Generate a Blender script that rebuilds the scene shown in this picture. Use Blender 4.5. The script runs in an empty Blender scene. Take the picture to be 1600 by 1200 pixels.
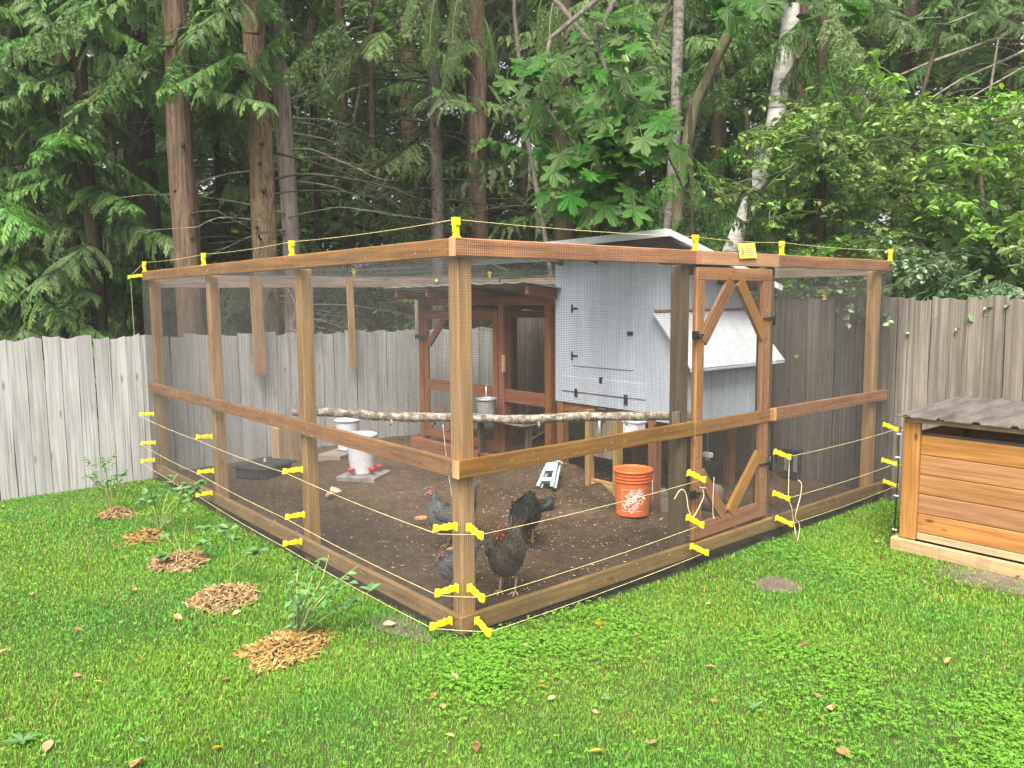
import bpy, math, random
import numpy as np
from mathutils import Vector, Matrix, Euler

random.seed(7)
RG = np.random.default_rng(11)
sc = bpy.context.scene
col = sc.collection
R_ = math.radians

# ------------------------------------------------------------------ camera
CAM = np.array((-2.3281, -3.2118, 1.728))
PITCH, ROLL, YAW, FPX = 0.1063, -0.0078, 0.8748, 1244.95
_f = np.array((math.cos(YAW)*math.cos(PITCH), math.sin(YAW)*math.cos(PITCH), -math.sin(PITCH)))
_r = np.array((math.sin(YAW), -math.cos(YAW), 0.0))
_u = np.cross(_r, _f)
_r, _u = _r*math.cos(ROLL)+_u*math.sin(ROLL), -_r*math.sin(ROLL)+_u*math.cos(ROLL)
cd = bpy.data.cameras.new('camera')
cam = bpy.data.objects.new('camera', cd)
col.objects.link(cam)
mw = Matrix.Identity(4)
for i in range(3):
    mw[i][0], mw[i][1], mw[i][2], mw[i][3] = _r[i], _u[i], -_f[i], CAM[i]
cam.matrix_world = mw
cd.sensor_width = 36.0
cd.lens = 36.0*FPX/1600.0
cd.clip_start = 0.05
cd.clip_end = 400
sc.camera = cam

# ------------------------------------------------------------------ sky, sun, exposure
SUN_EL, SUN_AZ = R_(58), R_(218)          # azimuth of the sun, counter-clockwise from +X
world = bpy.data.worlds.new('World')
sc.world = world
world.use_nodes = True
wn, wl = world.node_tree.nodes, world.node_tree.links
bgn = wn['Background']
sky = wn.new('ShaderNodeTexSky')
sky.sky_type = 'NISHITA'
sky.sun_disc = False
sky.sun_elevation = SUN_EL
sky.sun_rotation = R_(90) - SUN_AZ
sky.air_density = 1.0
sky.dust_density = 6.0
sky.ozone_density = 1.0
hs = wn.new('ShaderNodeHueSaturation')
hs.inputs['Saturation'].default_value = 0.2
wl.new(sky.outputs[0], hs.inputs['Color'])
wl.new(hs.outputs[0], bgn.inputs[0])
bgn.inputs[1].default_value = 0.15
sd = bpy.data.lights.new('sun', 'SUN')
sd.energy = 2.7
sd.angle = R_(35)
sd.color = (1.0, 0.93, 0.8)
sun = bpy.data.objects.new('sun', sd)
col.objects.link(sun)
sdir = Vector((math.cos(SUN_EL)*math.cos(SUN_AZ), math.cos(SUN_EL)*math.sin(SUN_AZ), math.sin(SUN_EL)))
sun.rotation_euler = sdir.to_track_quat('Z', 'Y').to_euler()
sun.location = (0, 0, 20)
sc.view_settings.view_transform = 'Standard'
sc.view_settings.look = 'None'
sc.view_settings.gamma = 1.0
sc.view_settings.use_curve_mapping = False
sc.view_settings.exposure = 1.38
sc.cycles.max_bounces = 6
sc.cycles.diffuse_bounces = 3
sc.cycles.glossy_bounces = 2
sc.cycles.transmission_bounces = 3
sc.cycles.transparent_max_bounces = 4
sc.cycles.use_denoising = True
sc.cycles.caustics_reflective = False
sc.cycles.caustics_refractive = False

def ray(px, py):
    return _f + _r*((px-800)/FPX) - _u*((py-600)/FPX)
def ground(px, py, z=-0.08):
    """point of the plane z that is seen at a place of the photograph"""
    d = ray(px, py); t = (z-CAM[2])/d[2]
    return CAM + t*d
def bearing(px, depth, py=470):
    d = ray(px, py)
    p = CAM + d*depth
    return float(p[0]), float(p[1])

# ------------------------------------------------------------------ material helpers
def base_mat(name, rough=0.7, spec=0.3, metal=0.0):
    m = bpy.data.materials.new(name)
    m.use_nodes = True
    n, l = m.node_tree.nodes, m.node_tree.links
    b = n['Principled BSDF']
    b.inputs['Roughness'].default_value = rough
    b.inputs['Specular IOR Level'].default_value = spec
    b.inputs['Metallic'].default_value = metal
    return m, n, l, b
def c4(c): return (c[0], c[1], c[2], 1.0)
def coords(n, l, kind, scale):
    if kind == 'World':
        t = n.new('ShaderNodeNewGeometry').outputs['Position']
    else:
        t = n.new('ShaderNodeTexCoord').outputs[kind]
    mp = n.new('ShaderNodeMapping')
    mp.inputs['Scale'].default_value = scale if hasattr(scale, '__len__') else (scale,)*3
    l.new(t, mp.inputs['Vector'])
    return mp
def noise(n, l, vec, scale=1.0, detail=4, rough=0.6, dist=0.0):
    t = n.new('ShaderNodeTexNoise')
    t.inputs['Scale'].default_value = scale
    t.inputs['Detail'].default_value = detail
    t.inputs['Roughness'].default_value = rough
    t.inputs['Distortion'].default_value = dist
    l.new(vec.outputs[0], t.inputs['Vector'])
    return t
def ramp(n, l, fac, stops):
    r = n.new('ShaderNodeValToRGB')
    e = r.color_ramp.elements
    while len(e) < len(stops): e.new(0.5)
    for k, (p, c) in enumerate(stops):
        e[k].position = p
        e[k].color = c4(c) if hasattr(c, '__len__') else (c, c, c, 1)
    l.new(fac, r.inputs['Fac'])
    return r
def mix(n, l, a, b, fac, mode='MIX'):
    m = n.new('ShaderNodeMix')
    m.data_type = 'RGBA'; m.blend_type = mode
    for k, s in ((6, a), (7, b)):
        if hasattr(s, 'is_linked'): l.new(s, m.inputs[k])
        else: m.inputs[k].default_value = c4(s)
    if hasattr(fac, 'is_linked'): l.new(fac, m.inputs[0])
    else: m.inputs[0].default_value = fac
    return m.outputs[2]
def bump(n, l, b, h, strength=0.4, dist=0.01):
    bp = n.new('ShaderNodeBump')
    bp.inputs['Strength'].default_value = strength
    bp.inputs['Distance'].default_value = dist
    l.new(h, bp.inputs['Height'])
    l.new(bp.outputs[0], b.inputs['Normal'])
def vary(n, l, colour, lo, hi, sat=(1, 1), hue=(0.5, 0.5)):
    """a different tone for every object that wears the material"""
    oi = n.new('ShaderNodeObjectInfo')
    h = n.new('ShaderNodeHueSaturation')
    mr = n.new('ShaderNodeMapRange'); mr.inputs[3].default_value = lo; mr.inputs[4].default_value = hi
    l.new(oi.outputs['Random'], mr.inputs[0]); l.new(mr.outputs[0], h.inputs['Value'])
    mr2 = n.new('ShaderNodeMapRange'); mr2.inputs[3].default_value = sat[0]; mr2.inputs[4].default_value = sat[1]
    ml = n.new('ShaderNodeMath'); ml.operation = 'FRACT'
    m7 = n.new('ShaderNodeMath'); m7.operation = 'MULTIPLY'; m7.inputs[1].default_value = 7.31
    l.new(oi.outputs['Random'], m7.inputs[0]); l.new(m7.outputs[0], ml.inputs[0])
    l.new(ml.outputs[0], mr2.inputs[0]); l.new(mr2.outputs[0], h.inputs['Saturation'])
    mr3 = n.new('ShaderNodeMapRange'); mr3.inputs[3].default_value = hue[0]; mr3.inputs[4].default_value = hue[1]
    l.new(ml.outputs[0], mr3.inputs[0]); l.new(mr3.outputs[0], h.inputs['Hue'])
    l.new(colour, h.inputs['Color'])
    return h.outputs[0]

def wood(name, dark, mid, light, rough=0.75, grain=(2.2, 42, 1), var=(0.8, 1.15), knots=0.5, stain=None, stain_amt=0.0, bumpy=0.35, hue=(0.49, 0.51)):
    m, n, l, b = base_mat(name, rough, 0.25)
    mp = coords(n, l, 'UV', grain)
    g = noise(n, l, mp, 1.0, 5, 0.65, 0.8)
    c = ramp(n, l, g.outputs[0], ((0.28, dark), (0.5, mid), (0.72, light))).outputs[0]
    mp2 = coords(n, l, 'UV', (1.6, 7, 1))
    g2 = noise(n, l, mp2, 1.0, 3, 0.5)
    tone = ramp(n, l, g2.outputs[0], ((0.3, 0.62), (0.7, 1.0))).outputs[0]
    c = mix(n, l, c, tone, 0.7, 'MULTIPLY')
    if knots:
        mp3 = coords(n, l, 'UV', (3.2, 7.5, 1))
        v = n.new('ShaderNodeTexVoronoi'); v.inputs['Scale'].default_value = 1.0
        l.new(mp3.outputs[0], v.inputs['Vector'])
        k = ramp(n, l, v.outputs['Distance'], ((0.05, 1.0), (0.13, 0.0))).outputs[0]
        kk = n.new('ShaderNodeMath'); kk.operation = 'MULTIPLY'; kk.inputs[1].default_value = knots
        l.new(k, kk.inputs[0])
        c = mix(n, l, c, tuple(x*0.35 for x in dark), kk.outputs[0])
    if stain:
        mp4 = coords(n, l, 'World', (3.0, 3.0, 0.9))
        s = noise(n, l, mp4, 1.0, 4, 0.7)
        sf = ramp(n, l, s.outputs[0], ((0.45, 0.0), (0.7, stain_amt))).outputs[0]
        c = mix(n, l, c, stain, sf)
    c = vary(n, l, c, var[0], var[1], (0.88, 1.06), hue)
    l.new(c, b.inputs['Base Color'])
    bump(n, l, b, g.outputs[0], bumpy, 0.004)
    return m

def plain(name, c, rough=0.5, spec=0.4, metal=0.0, mottle=0.15, scale=14, bumpy=0.0, kind='Object'):
    m, n, l, b = base_mat(name, rough, spec, metal)
    mp = coords(n, l, kind, scale)
    g = noise(n, l, mp, 1.0, 5, 0.65)
    lo = tuple(x*(1-mottle*2) for x in c); hi = tuple(min(1, x*(1+mottle)) for x in c)
    l.new(ramp(n, l, g.outputs[0], ((0.3, lo), (0.62, hi))).outputs[0], b.inputs['Base Color'])
    rr = ramp(n, l, g.outputs[0], ((0.3, min(1, rough+0.12)), (0.7, max(0.05, rough-0.1))))
    l.new(rr.outputs[0], b.inputs['Roughness'])
    if bumpy: bump(n, l, b, g.outputs[0], bumpy, 0.01)
    return m

def foliage(name, dark, mid, light, trans=0.3, var=(0.75, 1.25), hue=(0.485, 0.515), rough=0.5, spec=0.3):
    """leaf tone by the attribute 'tone' (0 old leaf .. 1 new growth) and by object"""
    m, n, l, b = base_mat(name, rough, spec)
    at = n.new('ShaderNodeAttribute'); at.attribute_name = 'tone'
    c = ramp(n, l, at.outputs['Fac'], ((0.0, dark), (0.5, mid), (1.0, light))).outputs[0]
    c = vary(n, l, c, var[0], var[1], (0.85, 1.1), hue)
    l.new(c, b.inputs['Base Color'])
    tr = n.new('ShaderNodeBsdfTranslucent')
    hsv = n.new('ShaderNodeHueSaturation'); hsv.inputs['Value'].default_value = 1.25; hsv.inputs['Saturation'].default_value = 1.1
    l.new(c, hsv.inputs['Color']); l.new(hsv.outputs[0], tr.inputs[0])
    mx = n.new('ShaderNodeMixShader'); mx.inputs[0].default_value = trans
    l.new(b.outputs[0], mx.inputs[1]); l.new(tr.outputs[0], mx.inputs[2])
    l.new(mx.outputs[0], n['Material Output'].inputs[0])
    return m

def bark(name, dark, light, scale=(7, 7, 1.2), bumpy=0.9, moss=None, moss_amt=0.5):
    m, n, l, b = base_mat(name, 0.9, 0.1)
    mp = coords(n, l, 'Object', scale)
    g = noise(n, l, mp, 3.0, 6, 0.7, 0.4)
    c = ramp(n, l, g.outputs[0], ((0.34, dark), (0.66, light))).outputs[0]
    mp2 = coords(n, l, 'Object', (1.5, 1.5, 0.8))
    g2 = noise(n, l, mp2, 1.0, 4, 0.7)
    c = mix(n, l, c, ramp(n, l, g2.outputs[0], ((0.3, 0.6), (0.7, 1.1))).outputs[0], 0.8, 'MULTIPLY')
    if moss:
        g3 = noise(n, l, mp2, 2.7, 5, 0.75)
        c = mix(n, l, c, moss, ramp(n, l, g3.outputs[0], ((0.48, 0.0), (0.66, moss_amt))).outputs[0])
    l.new(c, b.inputs['Base Color'])
    bump(n, l, b, g.outputs[0], bumpy, 0.03)
    return m

W = {}
W['rail'] = wood('stained_rail_wood', (0.2, 0.08, 0.024), (0.43, 0.19, 0.056), (0.55, 0.285, 0.095), grain=(1.6, 40, 1), stain=(0.17, 0.085, 0.042), stain_amt=0.4)
W['post'] = wood('treated_post_wood', (0.22, 0.115, 0.032), (0.43, 0.25, 0.075), (0.55, 0.36, 0.125), grain=(1.2, 30, 1), stain=(0.2, 0.125, 0.06), stain_amt=0.4)
W['darkpost'] = wood('darkened_post_wood', (0.09, 0.058, 0.032), (0.17, 0.115, 0.065), (0.25, 0.175, 0.1), stain=(0.1, 0.075, 0.05), stain_amt=0.5)
W['sill'] = wood('weathered_sill_wood', (0.19, 0.105, 0.045), (0.35, 0.205, 0.09), (0.47, 0.3, 0.145), stain=(0.15, 0.11, 0.07), stain_amt=0.5)
W['header'] = wood('bare_header_wood', (0.33, 0.16, 0.07), (0.46, 0.25, 0.115), (0.54, 0.32, 0.16))
W['redwood'] = wood('red_stained_frame_wood', (0.11, 0.034, 0.014), (0.2, 0.068, 0.027), (0.28, 0.108, 0.045))
W['legwood'] = wood('brown_leg_wood', (0.16, 0.06, 0.025), (0.27, 0.11, 0.045), (0.36, 0.17, 0.08))
W['darkwood'] = wood('dark_aged_and_shade_wood', (0.06, 0.045, 0.032), (0.11, 0.085, 0.06), (0.17, 0.13, 0.1))  # dark timber, also the shade colour under the coop roof
W['oldwood'] = wood('grey_plank_wood', (0.13, 0.1, 0.075), (0.23, 0.18, 0.14), (0.34, 0.28, 0.22))
W['cedar'] = wood('fresh_cedar_board', (0.26, 0.105, 0.03), (0.42, 0.19, 0.055), (0.52, 0.27, 0.09), grain=(1.3, 34, 1), knots=0.9, var=(0.86, 1.06), hue=(0.496, 0.504))
W['pale'] = wood('pale_base_wood', (0.36, 0.23, 0.11), (0.5, 0.34, 0.18), (0.6, 0.44, 0.26), stain=(0.2, 0.13, 0.08), stain_amt=0.7)
W['fence'] = wood('silvered_fence_wood', (0.18, 0.176, 0.168), (0.4, 0.397, 0.387), (0.5, 0.498, 0.488), grain=(1.3, 55, 1), var=(0.9, 1.06), knots=0.6, stain=(0.27, 0.258, 0.235), stain_amt=0.5, bumpy=0.8)
W['fence2'] = wood('brown_grey_fence_wood', (0.09, 0.075, 0.058), (0.2, 0.17, 0.136), (0.35, 0.31, 0.262), grain=(1.1, 42, 1), var=(0.72, 1.12), knots=0.6, stain=(0.11, 0.09, 0.068), stain_amt=0.7, bumpy=0.8)
W['wire'] = plain('old_galvanised_wire', (0.085, 0.08, 0.075), 0.5, 0.5, 0.2)
W['net'] = plain('bright_galvanised_net', (0.15, 0.15, 0.15), 0.5, 0.4, 0.3)
W['white'] = plain('white_siding_paint', (0.4, 0.44, 0.5), 0.55, 0.3, mottle=0.07, scale=(9, 9, 1.4))  # the blue cast of the sky light is put into this wall paint
W['lidwhite'] = plain('white_lid_paint', (0.41, 0.42, 0.445), 0.5, 0.3, mottle=0.08, scale=5)
W['fascia'] = plain('white_fascia_metal', (0.62, 0.63, 0.64), 0.4, 0.5, mottle=0.06, scale=5)
W['metalroof'] = plain('galvanised_roof', (0.4, 0.41, 0.42), 0.4, 0.5, 0.5, mottle=0.1, scale=6)
W['brownroof'] = plain('weathered_corrugated_roof', (0.11, 0.092, 0.084), 0.5, 0.4, 0.1, mottle=0.3, scale=(3, 12, 12))
W['black'] = plain('black_hardware', (0.018, 0.018, 0.019), 0.4, 0.5)
W['rubber'] = plain('black_rubber', (0.035, 0.036, 0.038), 0.6, 0.4, mottle=0.25, scale=9)
W['yellow'] = plain('yellow_plastic', (0.68, 0.57, 0.02), 0.45, 0.4, mottle=0.12)
W['sign'] = plain('yellow_sign_plastic', (0.6, 0.54, 0.07), 0.5, 0.3, mottle=0.05)
W['print'] = plain('grey_print', (0.22, 0.22, 0.17), 0.6, 0.2, mottle=0.1)
W['orange'] = plain('orange_plastic', (0.8, 0.165, 0.03), 0.42, 0.45, mottle=0.06)
W['letter'] = plain('white_print', (0.8, 0.76, 0.73), 0.5, 0.3, mottle=0.06, scale=60)
W['whiteplastic'] = plain('white_plastic', (0.56, 0.57, 0.6), 0.4, 0.45, mottle=0.07)
W['redplastic'] = plain('red_plastic', (0.6, 0.03, 0.025), 0.35, 0.5, mottle=0.08)
W['mint'] = plain('pale_mint_plastic', (0.47, 0.6, 0.62), 0.45, 0.4, mottle=0.08)
W['steel'] = plain('bright_steel', (0.62, 0.63, 0.65), 0.32, 0.5, 0.8, mottle=0.1)
W['cord'] = plain('cream_cord', (0.62, 0.52, 0.33), 0.8, 0.2, mottle=0.2, scale=90)
W['poly'] = plain('yellow_white_polywire', (0.66, 0.58, 0.26), 0.7, 0.2, mottle=0.3, scale=120)
W['stone'] = plain('concrete_paver', (0.2, 0.18, 0.165), 0.9, 0.1, mottle=0.25, bumpy=0.4)
W['cob'] = plain('dry_corn_cob', (0.46, 0.24, 0.13), 0.8, 0.2, mottle=0.3, scale=60, bumpy=0.5)
W['chip'] = foliage('wood_chip', (0.07, 0.042, 0.02), (0.24, 0.15, 0.062), (0.38, 0.27, 0.125), 0.0, var=(.95, 1.05), hue=(.495, .505), rough=.85, spec=.1)
W['shaving'] = plain('wood_shaving', (0.52, 0.42, 0.3), 0.9, 0.1, mottle=0.2)
W['pane'] = plain('dark_gap', (0.01, 0.01, 0.01), 0.9, 0.1)

def birch():
    m, n, l, b = base_mat('birch_bark', 0.75, 0.2)
    mp = coords(n, l, 'Object', (2.2, 2.2, 9))
    g = noise(n, l, mp, 2.0, 6, 0.7, 0.3)
    c = ramp(n, l, g.outputs[0], ((0.33, (0.09, 0.075, 0.06)), (0.4, (0.33, 0.31, 0.28)), (0.6, (0.5, 0.485, 0.46)))).outputs[0]
    mp2 = coords(n, l, 'Object', (3, 3, 3))
    g2 = noise(n, l, mp2, 2.0, 5, 0.7)
    c = mix(n, l, c, (0.2, 0.19, 0.13), ramp(n, l, g2.outputs[0], ((0.5, 0.0), (0.68, 0.7))).outputs[0])
    l.new(c, b.inputs['Base Color'])
    bump(n, l, b, g.outputs[0], 0.3, 0.01)
    return m
W['birch'] = birch()
def perch_bark():
    m, n, l, b = base_mat('lichened_alder_bark', 0.85, 0.1)
    mp = coords(n, l, 'World', (22, 22, 22))
    g = noise(n, l, mp, 1.0, 6, 0.75, 0.3)
    c = ramp(n, l, g.outputs[0], ((0.38, (0.1, 0.075, 0.055)), (0.5, (0.27, 0.22, 0.17)), (0.6, (0.52, 0.48, 0.41)))).outputs[0]
    l.new(c, b.inputs['Base Color'])
    bump(n, l, b, g.outputs[0], 0.8, 0.012)
    return m
W['perch'] = perch_bark()
W['bark_red'] = bark('red_cedar_bark', (0.055, 0.034, 0.024), (0.25, 0.165, 0.115), (13, 13, 0.9), bumpy=1.0, moss=(0.13, 0.12, 0.07), moss_amt=0.5)
W['bark_tan'] = bark('tan_fir_bark', (0.06, 0.042, 0.026), (0.25, 0.175, 0.105), (11, 11, 2.2), bumpy=1.0, moss=(0.14, 0.13, 0.07), moss_amt=0.5)
W['bark_pale'] = bark('pale_dead_bark', (0.17, 0.13, 0.11), (0.44, 0.36, 0.32), (9, 9, 0.8), bumpy=0.7)
W['bark_dark'] = bark('dark_mossy_bark', (0.035, 0.026, 0.018), (0.1, 0.072, 0.05), (8, 8, 1.0), moss=(0.06, 0.075, 0.025), moss_amt=0.6)
W['bark_grey'] = bark('grey_lichened_bark', (0.06, 0.05, 0.042), (0.18, 0.15, 0.125), (6, 6, 5), moss=(0.2, 0.2, 0.16), moss_amt=0.4)
W['bark_mottled'] = bark('mottled_birch_bark', (0.07, 0.062, 0.05), (0.3, 0.28, 0.25), (3, 3, 7), bumpy=0.5, moss=(0.1, 0.11, 0.06), moss_amt=0.6)
W['bark_olive'] = bark('olive_lichened_bark', (0.06, 0.05, 0.03), (0.19, 0.165, 0.105), (7, 7, 2), moss=(0.13, 0.14, 0.06), moss_amt=0.6)
W['twig'] = plain('dead_twig', (0.055, 0.046, 0.033), 0.9, 0.1, mottle=0.3)
W['twig_pale'] = plain('lichened_twig', (0.25, 0.23, 0.17), 0.9, 0.1, mottle=0.3)
W['stem'] = plain('green_stem', (0.24, 0.27, 0.085), 0.6, 0.3)
W['cedarleaf'] = foliage('cedar_spray', (0.04, 0.095, 0.02), (0.085, 0.17, 0.034), (0.18, 0.29, 0.062), 0.33)
W['cedarpale'] = foliage('pale_cedar_spray', (0.08, 0.14, 0.042), (0.145, 0.225, 0.068), (0.24, 0.32, 0.105), 0.38)
W['darkleaf'] = foliage('shaded_conifer_spray', (0.045, 0.085, 0.022), (0.095, 0.155, 0.036), (0.175, 0.25, 0.06), 0.33)
W['maple'] = foliage('maple_leaf', (0.026, 0.085, 0.016), (0.048, 0.13, 0.022), (0.11, 0.21, 0.03), 0.45, var=(.6, 1.35), hue=(0.47, 0.515), rough=0.5, spec=.2)
W['hazel'] = foliage('hazel_leaf', (0.085, 0.165, 0.03), (0.165, 0.285, 0.05), (0.29, 0.4, 0.085), 0.4, rough=0.4, spec=.45)
W['ivy'] = foliage('ivy_leaf', (0.075, 0.135, 0.052), (0.13, 0.21, 0.09), (0.2, 0.285, 0.135), 0.25, rough=0.33, spec=0.6)
W['blueberry'] = foliage('blueberry_leaf', (0.07, 0.16, 0.05), (0.12, 0.25, 0.08), (0.19, 0.33, 0.1), 0.35)
W['clover'] = foliage('clover_leaf', (0.13, 0.31, 0.035), (0.2, 0.41, 0.05), (0.28, 0.5, 0.08), 0.35)

def grass_mat():
    m, n, l, b = base_mat('grass_blade', 0.5, 0.3)
    at = n.new('ShaderNodeAttribute'); at.attribute_name = 'tone'
    c = ramp(n, l, at.outputs['Fac'], ((0.0, (0.066, 0.205, 0.024)), (0.45, (0.125, 0.33, 0.038)), (0.9, (0.225, 0.445, 0.066)), (0.93, (0.34, 0.29, 0.12)), (1.0, (0.42, 0.33, 0.17)))).outputs[0]
    mp = coords(n, l, 'World', (0.9, 0.9, 0.0))
    g = noise(n, l, mp, 1.0, 4, 0.6)
    c2 = mix(n, l, c, (1.35, 1.04, 0.8), ramp(n, l, g.outputs[0], ((0.4, 0.0), (0.62, 1.0))).outputs[0], 'MULTIPLY')
    c3 = mix(n, l, c2, (0.75, 0.9, 1.0), ramp(n, l, g.outputs[0], ((0.36, 0.9), (0.5, 0.0))).outputs[0], 'MULTIPLY')
    l.new(c3, b.inputs['Base Color'])
    tr = n.new('ShaderNodeBsdfTranslucent'); l.new(c3, tr.inputs[0])
    mx = n.new('ShaderNodeMixShader'); mx.inputs[0].default_value = 0.35
    l.new(b.outputs[0], mx.inputs[1]); l.new(tr.outputs[0], mx.inputs[2])
    l.new(mx.outputs[0], n['Material Output'].inputs[0])
    return m
W['grass'] = grass_mat()

def soil_mat(name, cols, scale=9, bumpy=0.8):
    m, n, l, b = base_mat(name, 0.95, 0.1)
    mp = coords(n, l, 'World', scale)
    g = noise(n, l, mp, 1.0, 8, 0.75)
    c = ramp(n, l, g.outputs[0], ((0.3, cols[0]), (0.5, cols[1]), (0.7, cols[2]))).outputs[0]
    mp2 = coords(n, l, 'World', 1.1)
    g2 = noise(n, l, mp2, 1.0, 3)
    c = mix(n, l, c, ramp(n, l, g2.outputs[0], ((0.35, 0.55), (0.65, 1.15))).outputs[0], 0.9, 'MULTIPLY')
    l.new(c, b.inputs['Base Color'])
    bump(n, l, b, g.outputs[0], bumpy, 0.03)
    return m
W['soil'] = soil_mat('run_soil', ((0.05, 0.031, 0.018), (0.098, 0.064, 0.039), (0.165, 0.115, 0.074)), 16)
W['turfsoil'] = soil_mat('turf_soil', ((0.05, 0.06, 0.018), (0.075, 0.09, 0.025), (0.11, 0.105, 0.045)), 12)
W['dirt'] = soil_mat('bare_dirt', ((0.11, 0.085, 0.06), (0.17, 0.135, 0.1), (0.23, 0.19, 0.15)), 18)
W['forestfloor'] = soil_mat('forest_floor', ((0.02, 0.016, 0.01), (0.05, 0.038, 0.022), (0.07, 0.065, 0.03)), 5)

def hen_mat(name, a, b_, c, barred=False):
    m, n, l, b = base_mat(name, 0.6, 0.3)
    mp = coords(n, l, 'Object', 1.0)
    if barred:
        w = n.new('ShaderNodeTexWave'); w.wave_type = 'BANDS'; w.bands_direction = 'DIAGONAL'
        w.inputs['Scale'].default_value = 24; w.inputs['Distortion'].default_value = 7; w.inputs['Detail'].default_value = 3
        w.inputs['Detail Scale'].default_value = 3
        l.new(mp.outputs[0], w.inputs['Vector'])
        cc = ramp(n, l, w.outputs[1], ((0.3, a), (0.55, b_), (0.8, c))).outputs[0]
        g = noise(n, l, mp, 60, 4)
    else:
        g = noise(n, l, mp, 45, 5, 0.7)
        cc = ramp(n, l, g.outputs[0], ((0.35, a), (0.52, b_), (0.68, c))).outputs[0]
    l.new(cc, b.inputs['Base Color'])
    bump(n, l, b, g.outputs[0], 0.6, 0.006)
    return m
W['hen_grey'] = hen_mat('barred_grey_plumage', (0.06, 0.06, 0.064), (0.095, 0.095, 0.1), (0.145, 0.145, 0.152), True)
W['hen_brown'] = hen_mat('dark_brown_plumage', (0.018, 0.013, 0.01), (0.06, 0.042, 0.03), (0.13, 0.095, 0.065))
W['hen_black'] = hen_mat('black_plumage', (0.01, 0.011, 0.011), (0.022, 0.026, 0.025), (0.05, 0.056, 0.054))
W['comb'] = plain('red_comb', (0.5, 0.045, 0.04), 0.5, 0.4, mottle=0.2, scale=60)
W['shank'] = plain('yellow_shank', (0.5, 0.31, 0.17), 0.6, 0.3, mottle=0.2, scale=70)
W['beak'] = plain('horn_beak', (0.42, 0.3, 0.18), 0.45, 0.4)
W['eye'] = plain('orange_eye', (0.25, 0.07, 0.01), 0.15, 0.6)
W['dryleaf_tan'] = foliage('tan_dry_leaf', (0.36, 0.2, 0.08), (0.48, 0.3, 0.13), (0.56, 0.38, 0.2), 0.2)
W['dryleaf_brown'] = foliage('brown_dry_leaf', (0.16, 0.075, 0.035), (0.24, 0.11, 0.05), (0.32, 0.16, 0.08), 0.15)
W['dryleaf_orange'] = foliage('orange_dry_leaf', (0.5, 0.17, 0.04), (0.6, 0.24, 0.06), (0.66, 0.32, 0.1), 0.2)
W['dryleaf_yellow'] = foliage('yellow_dry_leaf', (0.5, 0.34, 0.03), (0.58, 0.42, 0.05), (0.62, 0.5, 0.1), 0.25)

# ------------------------------------------------------------------ geometry helpers
def fast_mesh(name, V, F, tone=None, uv=None, smooth=False):
    """V (n,3), F list of (k,m) index arrays"""
    me = bpy.data.meshes.new(name)
    V = np.asarray(V, dtype=np.float32)
    me.vertices.add(len(V)); me.vertices.foreach_set('co', V.ravel())
    starts, loops, off = [], [], 0
    for f in F:
        f = np.asarray(f, dtype=np.int32)
        if len(f) == 0: continue
        k = f.shape[1]
        starts.append(off + np.arange(len(f), dtype=np.int32)*k)
        loops.append(f.ravel()); off += f.size
    L = np.concatenate(loops); S = np.concatenate(starts)
    me.loops.add(len(L)); me.loops.foreach_set('vertex_index', L)
    me.polygons.add(len(S)); me.polygons.foreach_set('loop_start', S)
    me.polygons.foreach_set('use_smooth', np.full(len(S), bool(smooth)))
    if uv is not None:
        ul = me.uv_layers.new(name='UVMap')
        ul.data.foreach_set('uv', np.asarray(uv, dtype=np.float32)[L].ravel())
    if tone is not None:
        a = me.attributes.new('tone', 'FLOAT', 'POINT')
        a.data.foreach_set('value', np.asarray(tone, dtype=np.float32))
    me.update(calc_edges=True)
    me.validate()
    return me

def link(name, me, mat=None, parent=None, loc=None, rot=None, scale=None):
    o = bpy.data.objects.new(name, me)
    col.objects.link(o)
    if mat is not None and me is not None and len(me.materials) == 0: me.materials.append(mat)
    if parent is not None: o.parent = parent
    if loc is not None: o.location = loc
    if rot is not None: o.rotation_euler = rot
    if scale is not None: o.scale = scale if hasattr(scale, '__len__') else (scale,)*3
    return o
def tag(o, label=None, cat=None, group=None, kind=None):
    if label: o['label'] = label
    if cat: o['category'] = cat
    if group: o['group'] = group
    if kind: o['kind'] = kind
    return o
def thing(name, label, cat, loc=(0, 0, 0), rz=0.0, group=None):
    o = bpy.data.objects.new(name, None)
    o.empty_display_size = 0.1
    col.objects.link(o)
    o.location = loc; o.rotation_euler = (0, 0, rz)
    return tag(o, label, cat, group)

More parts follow.
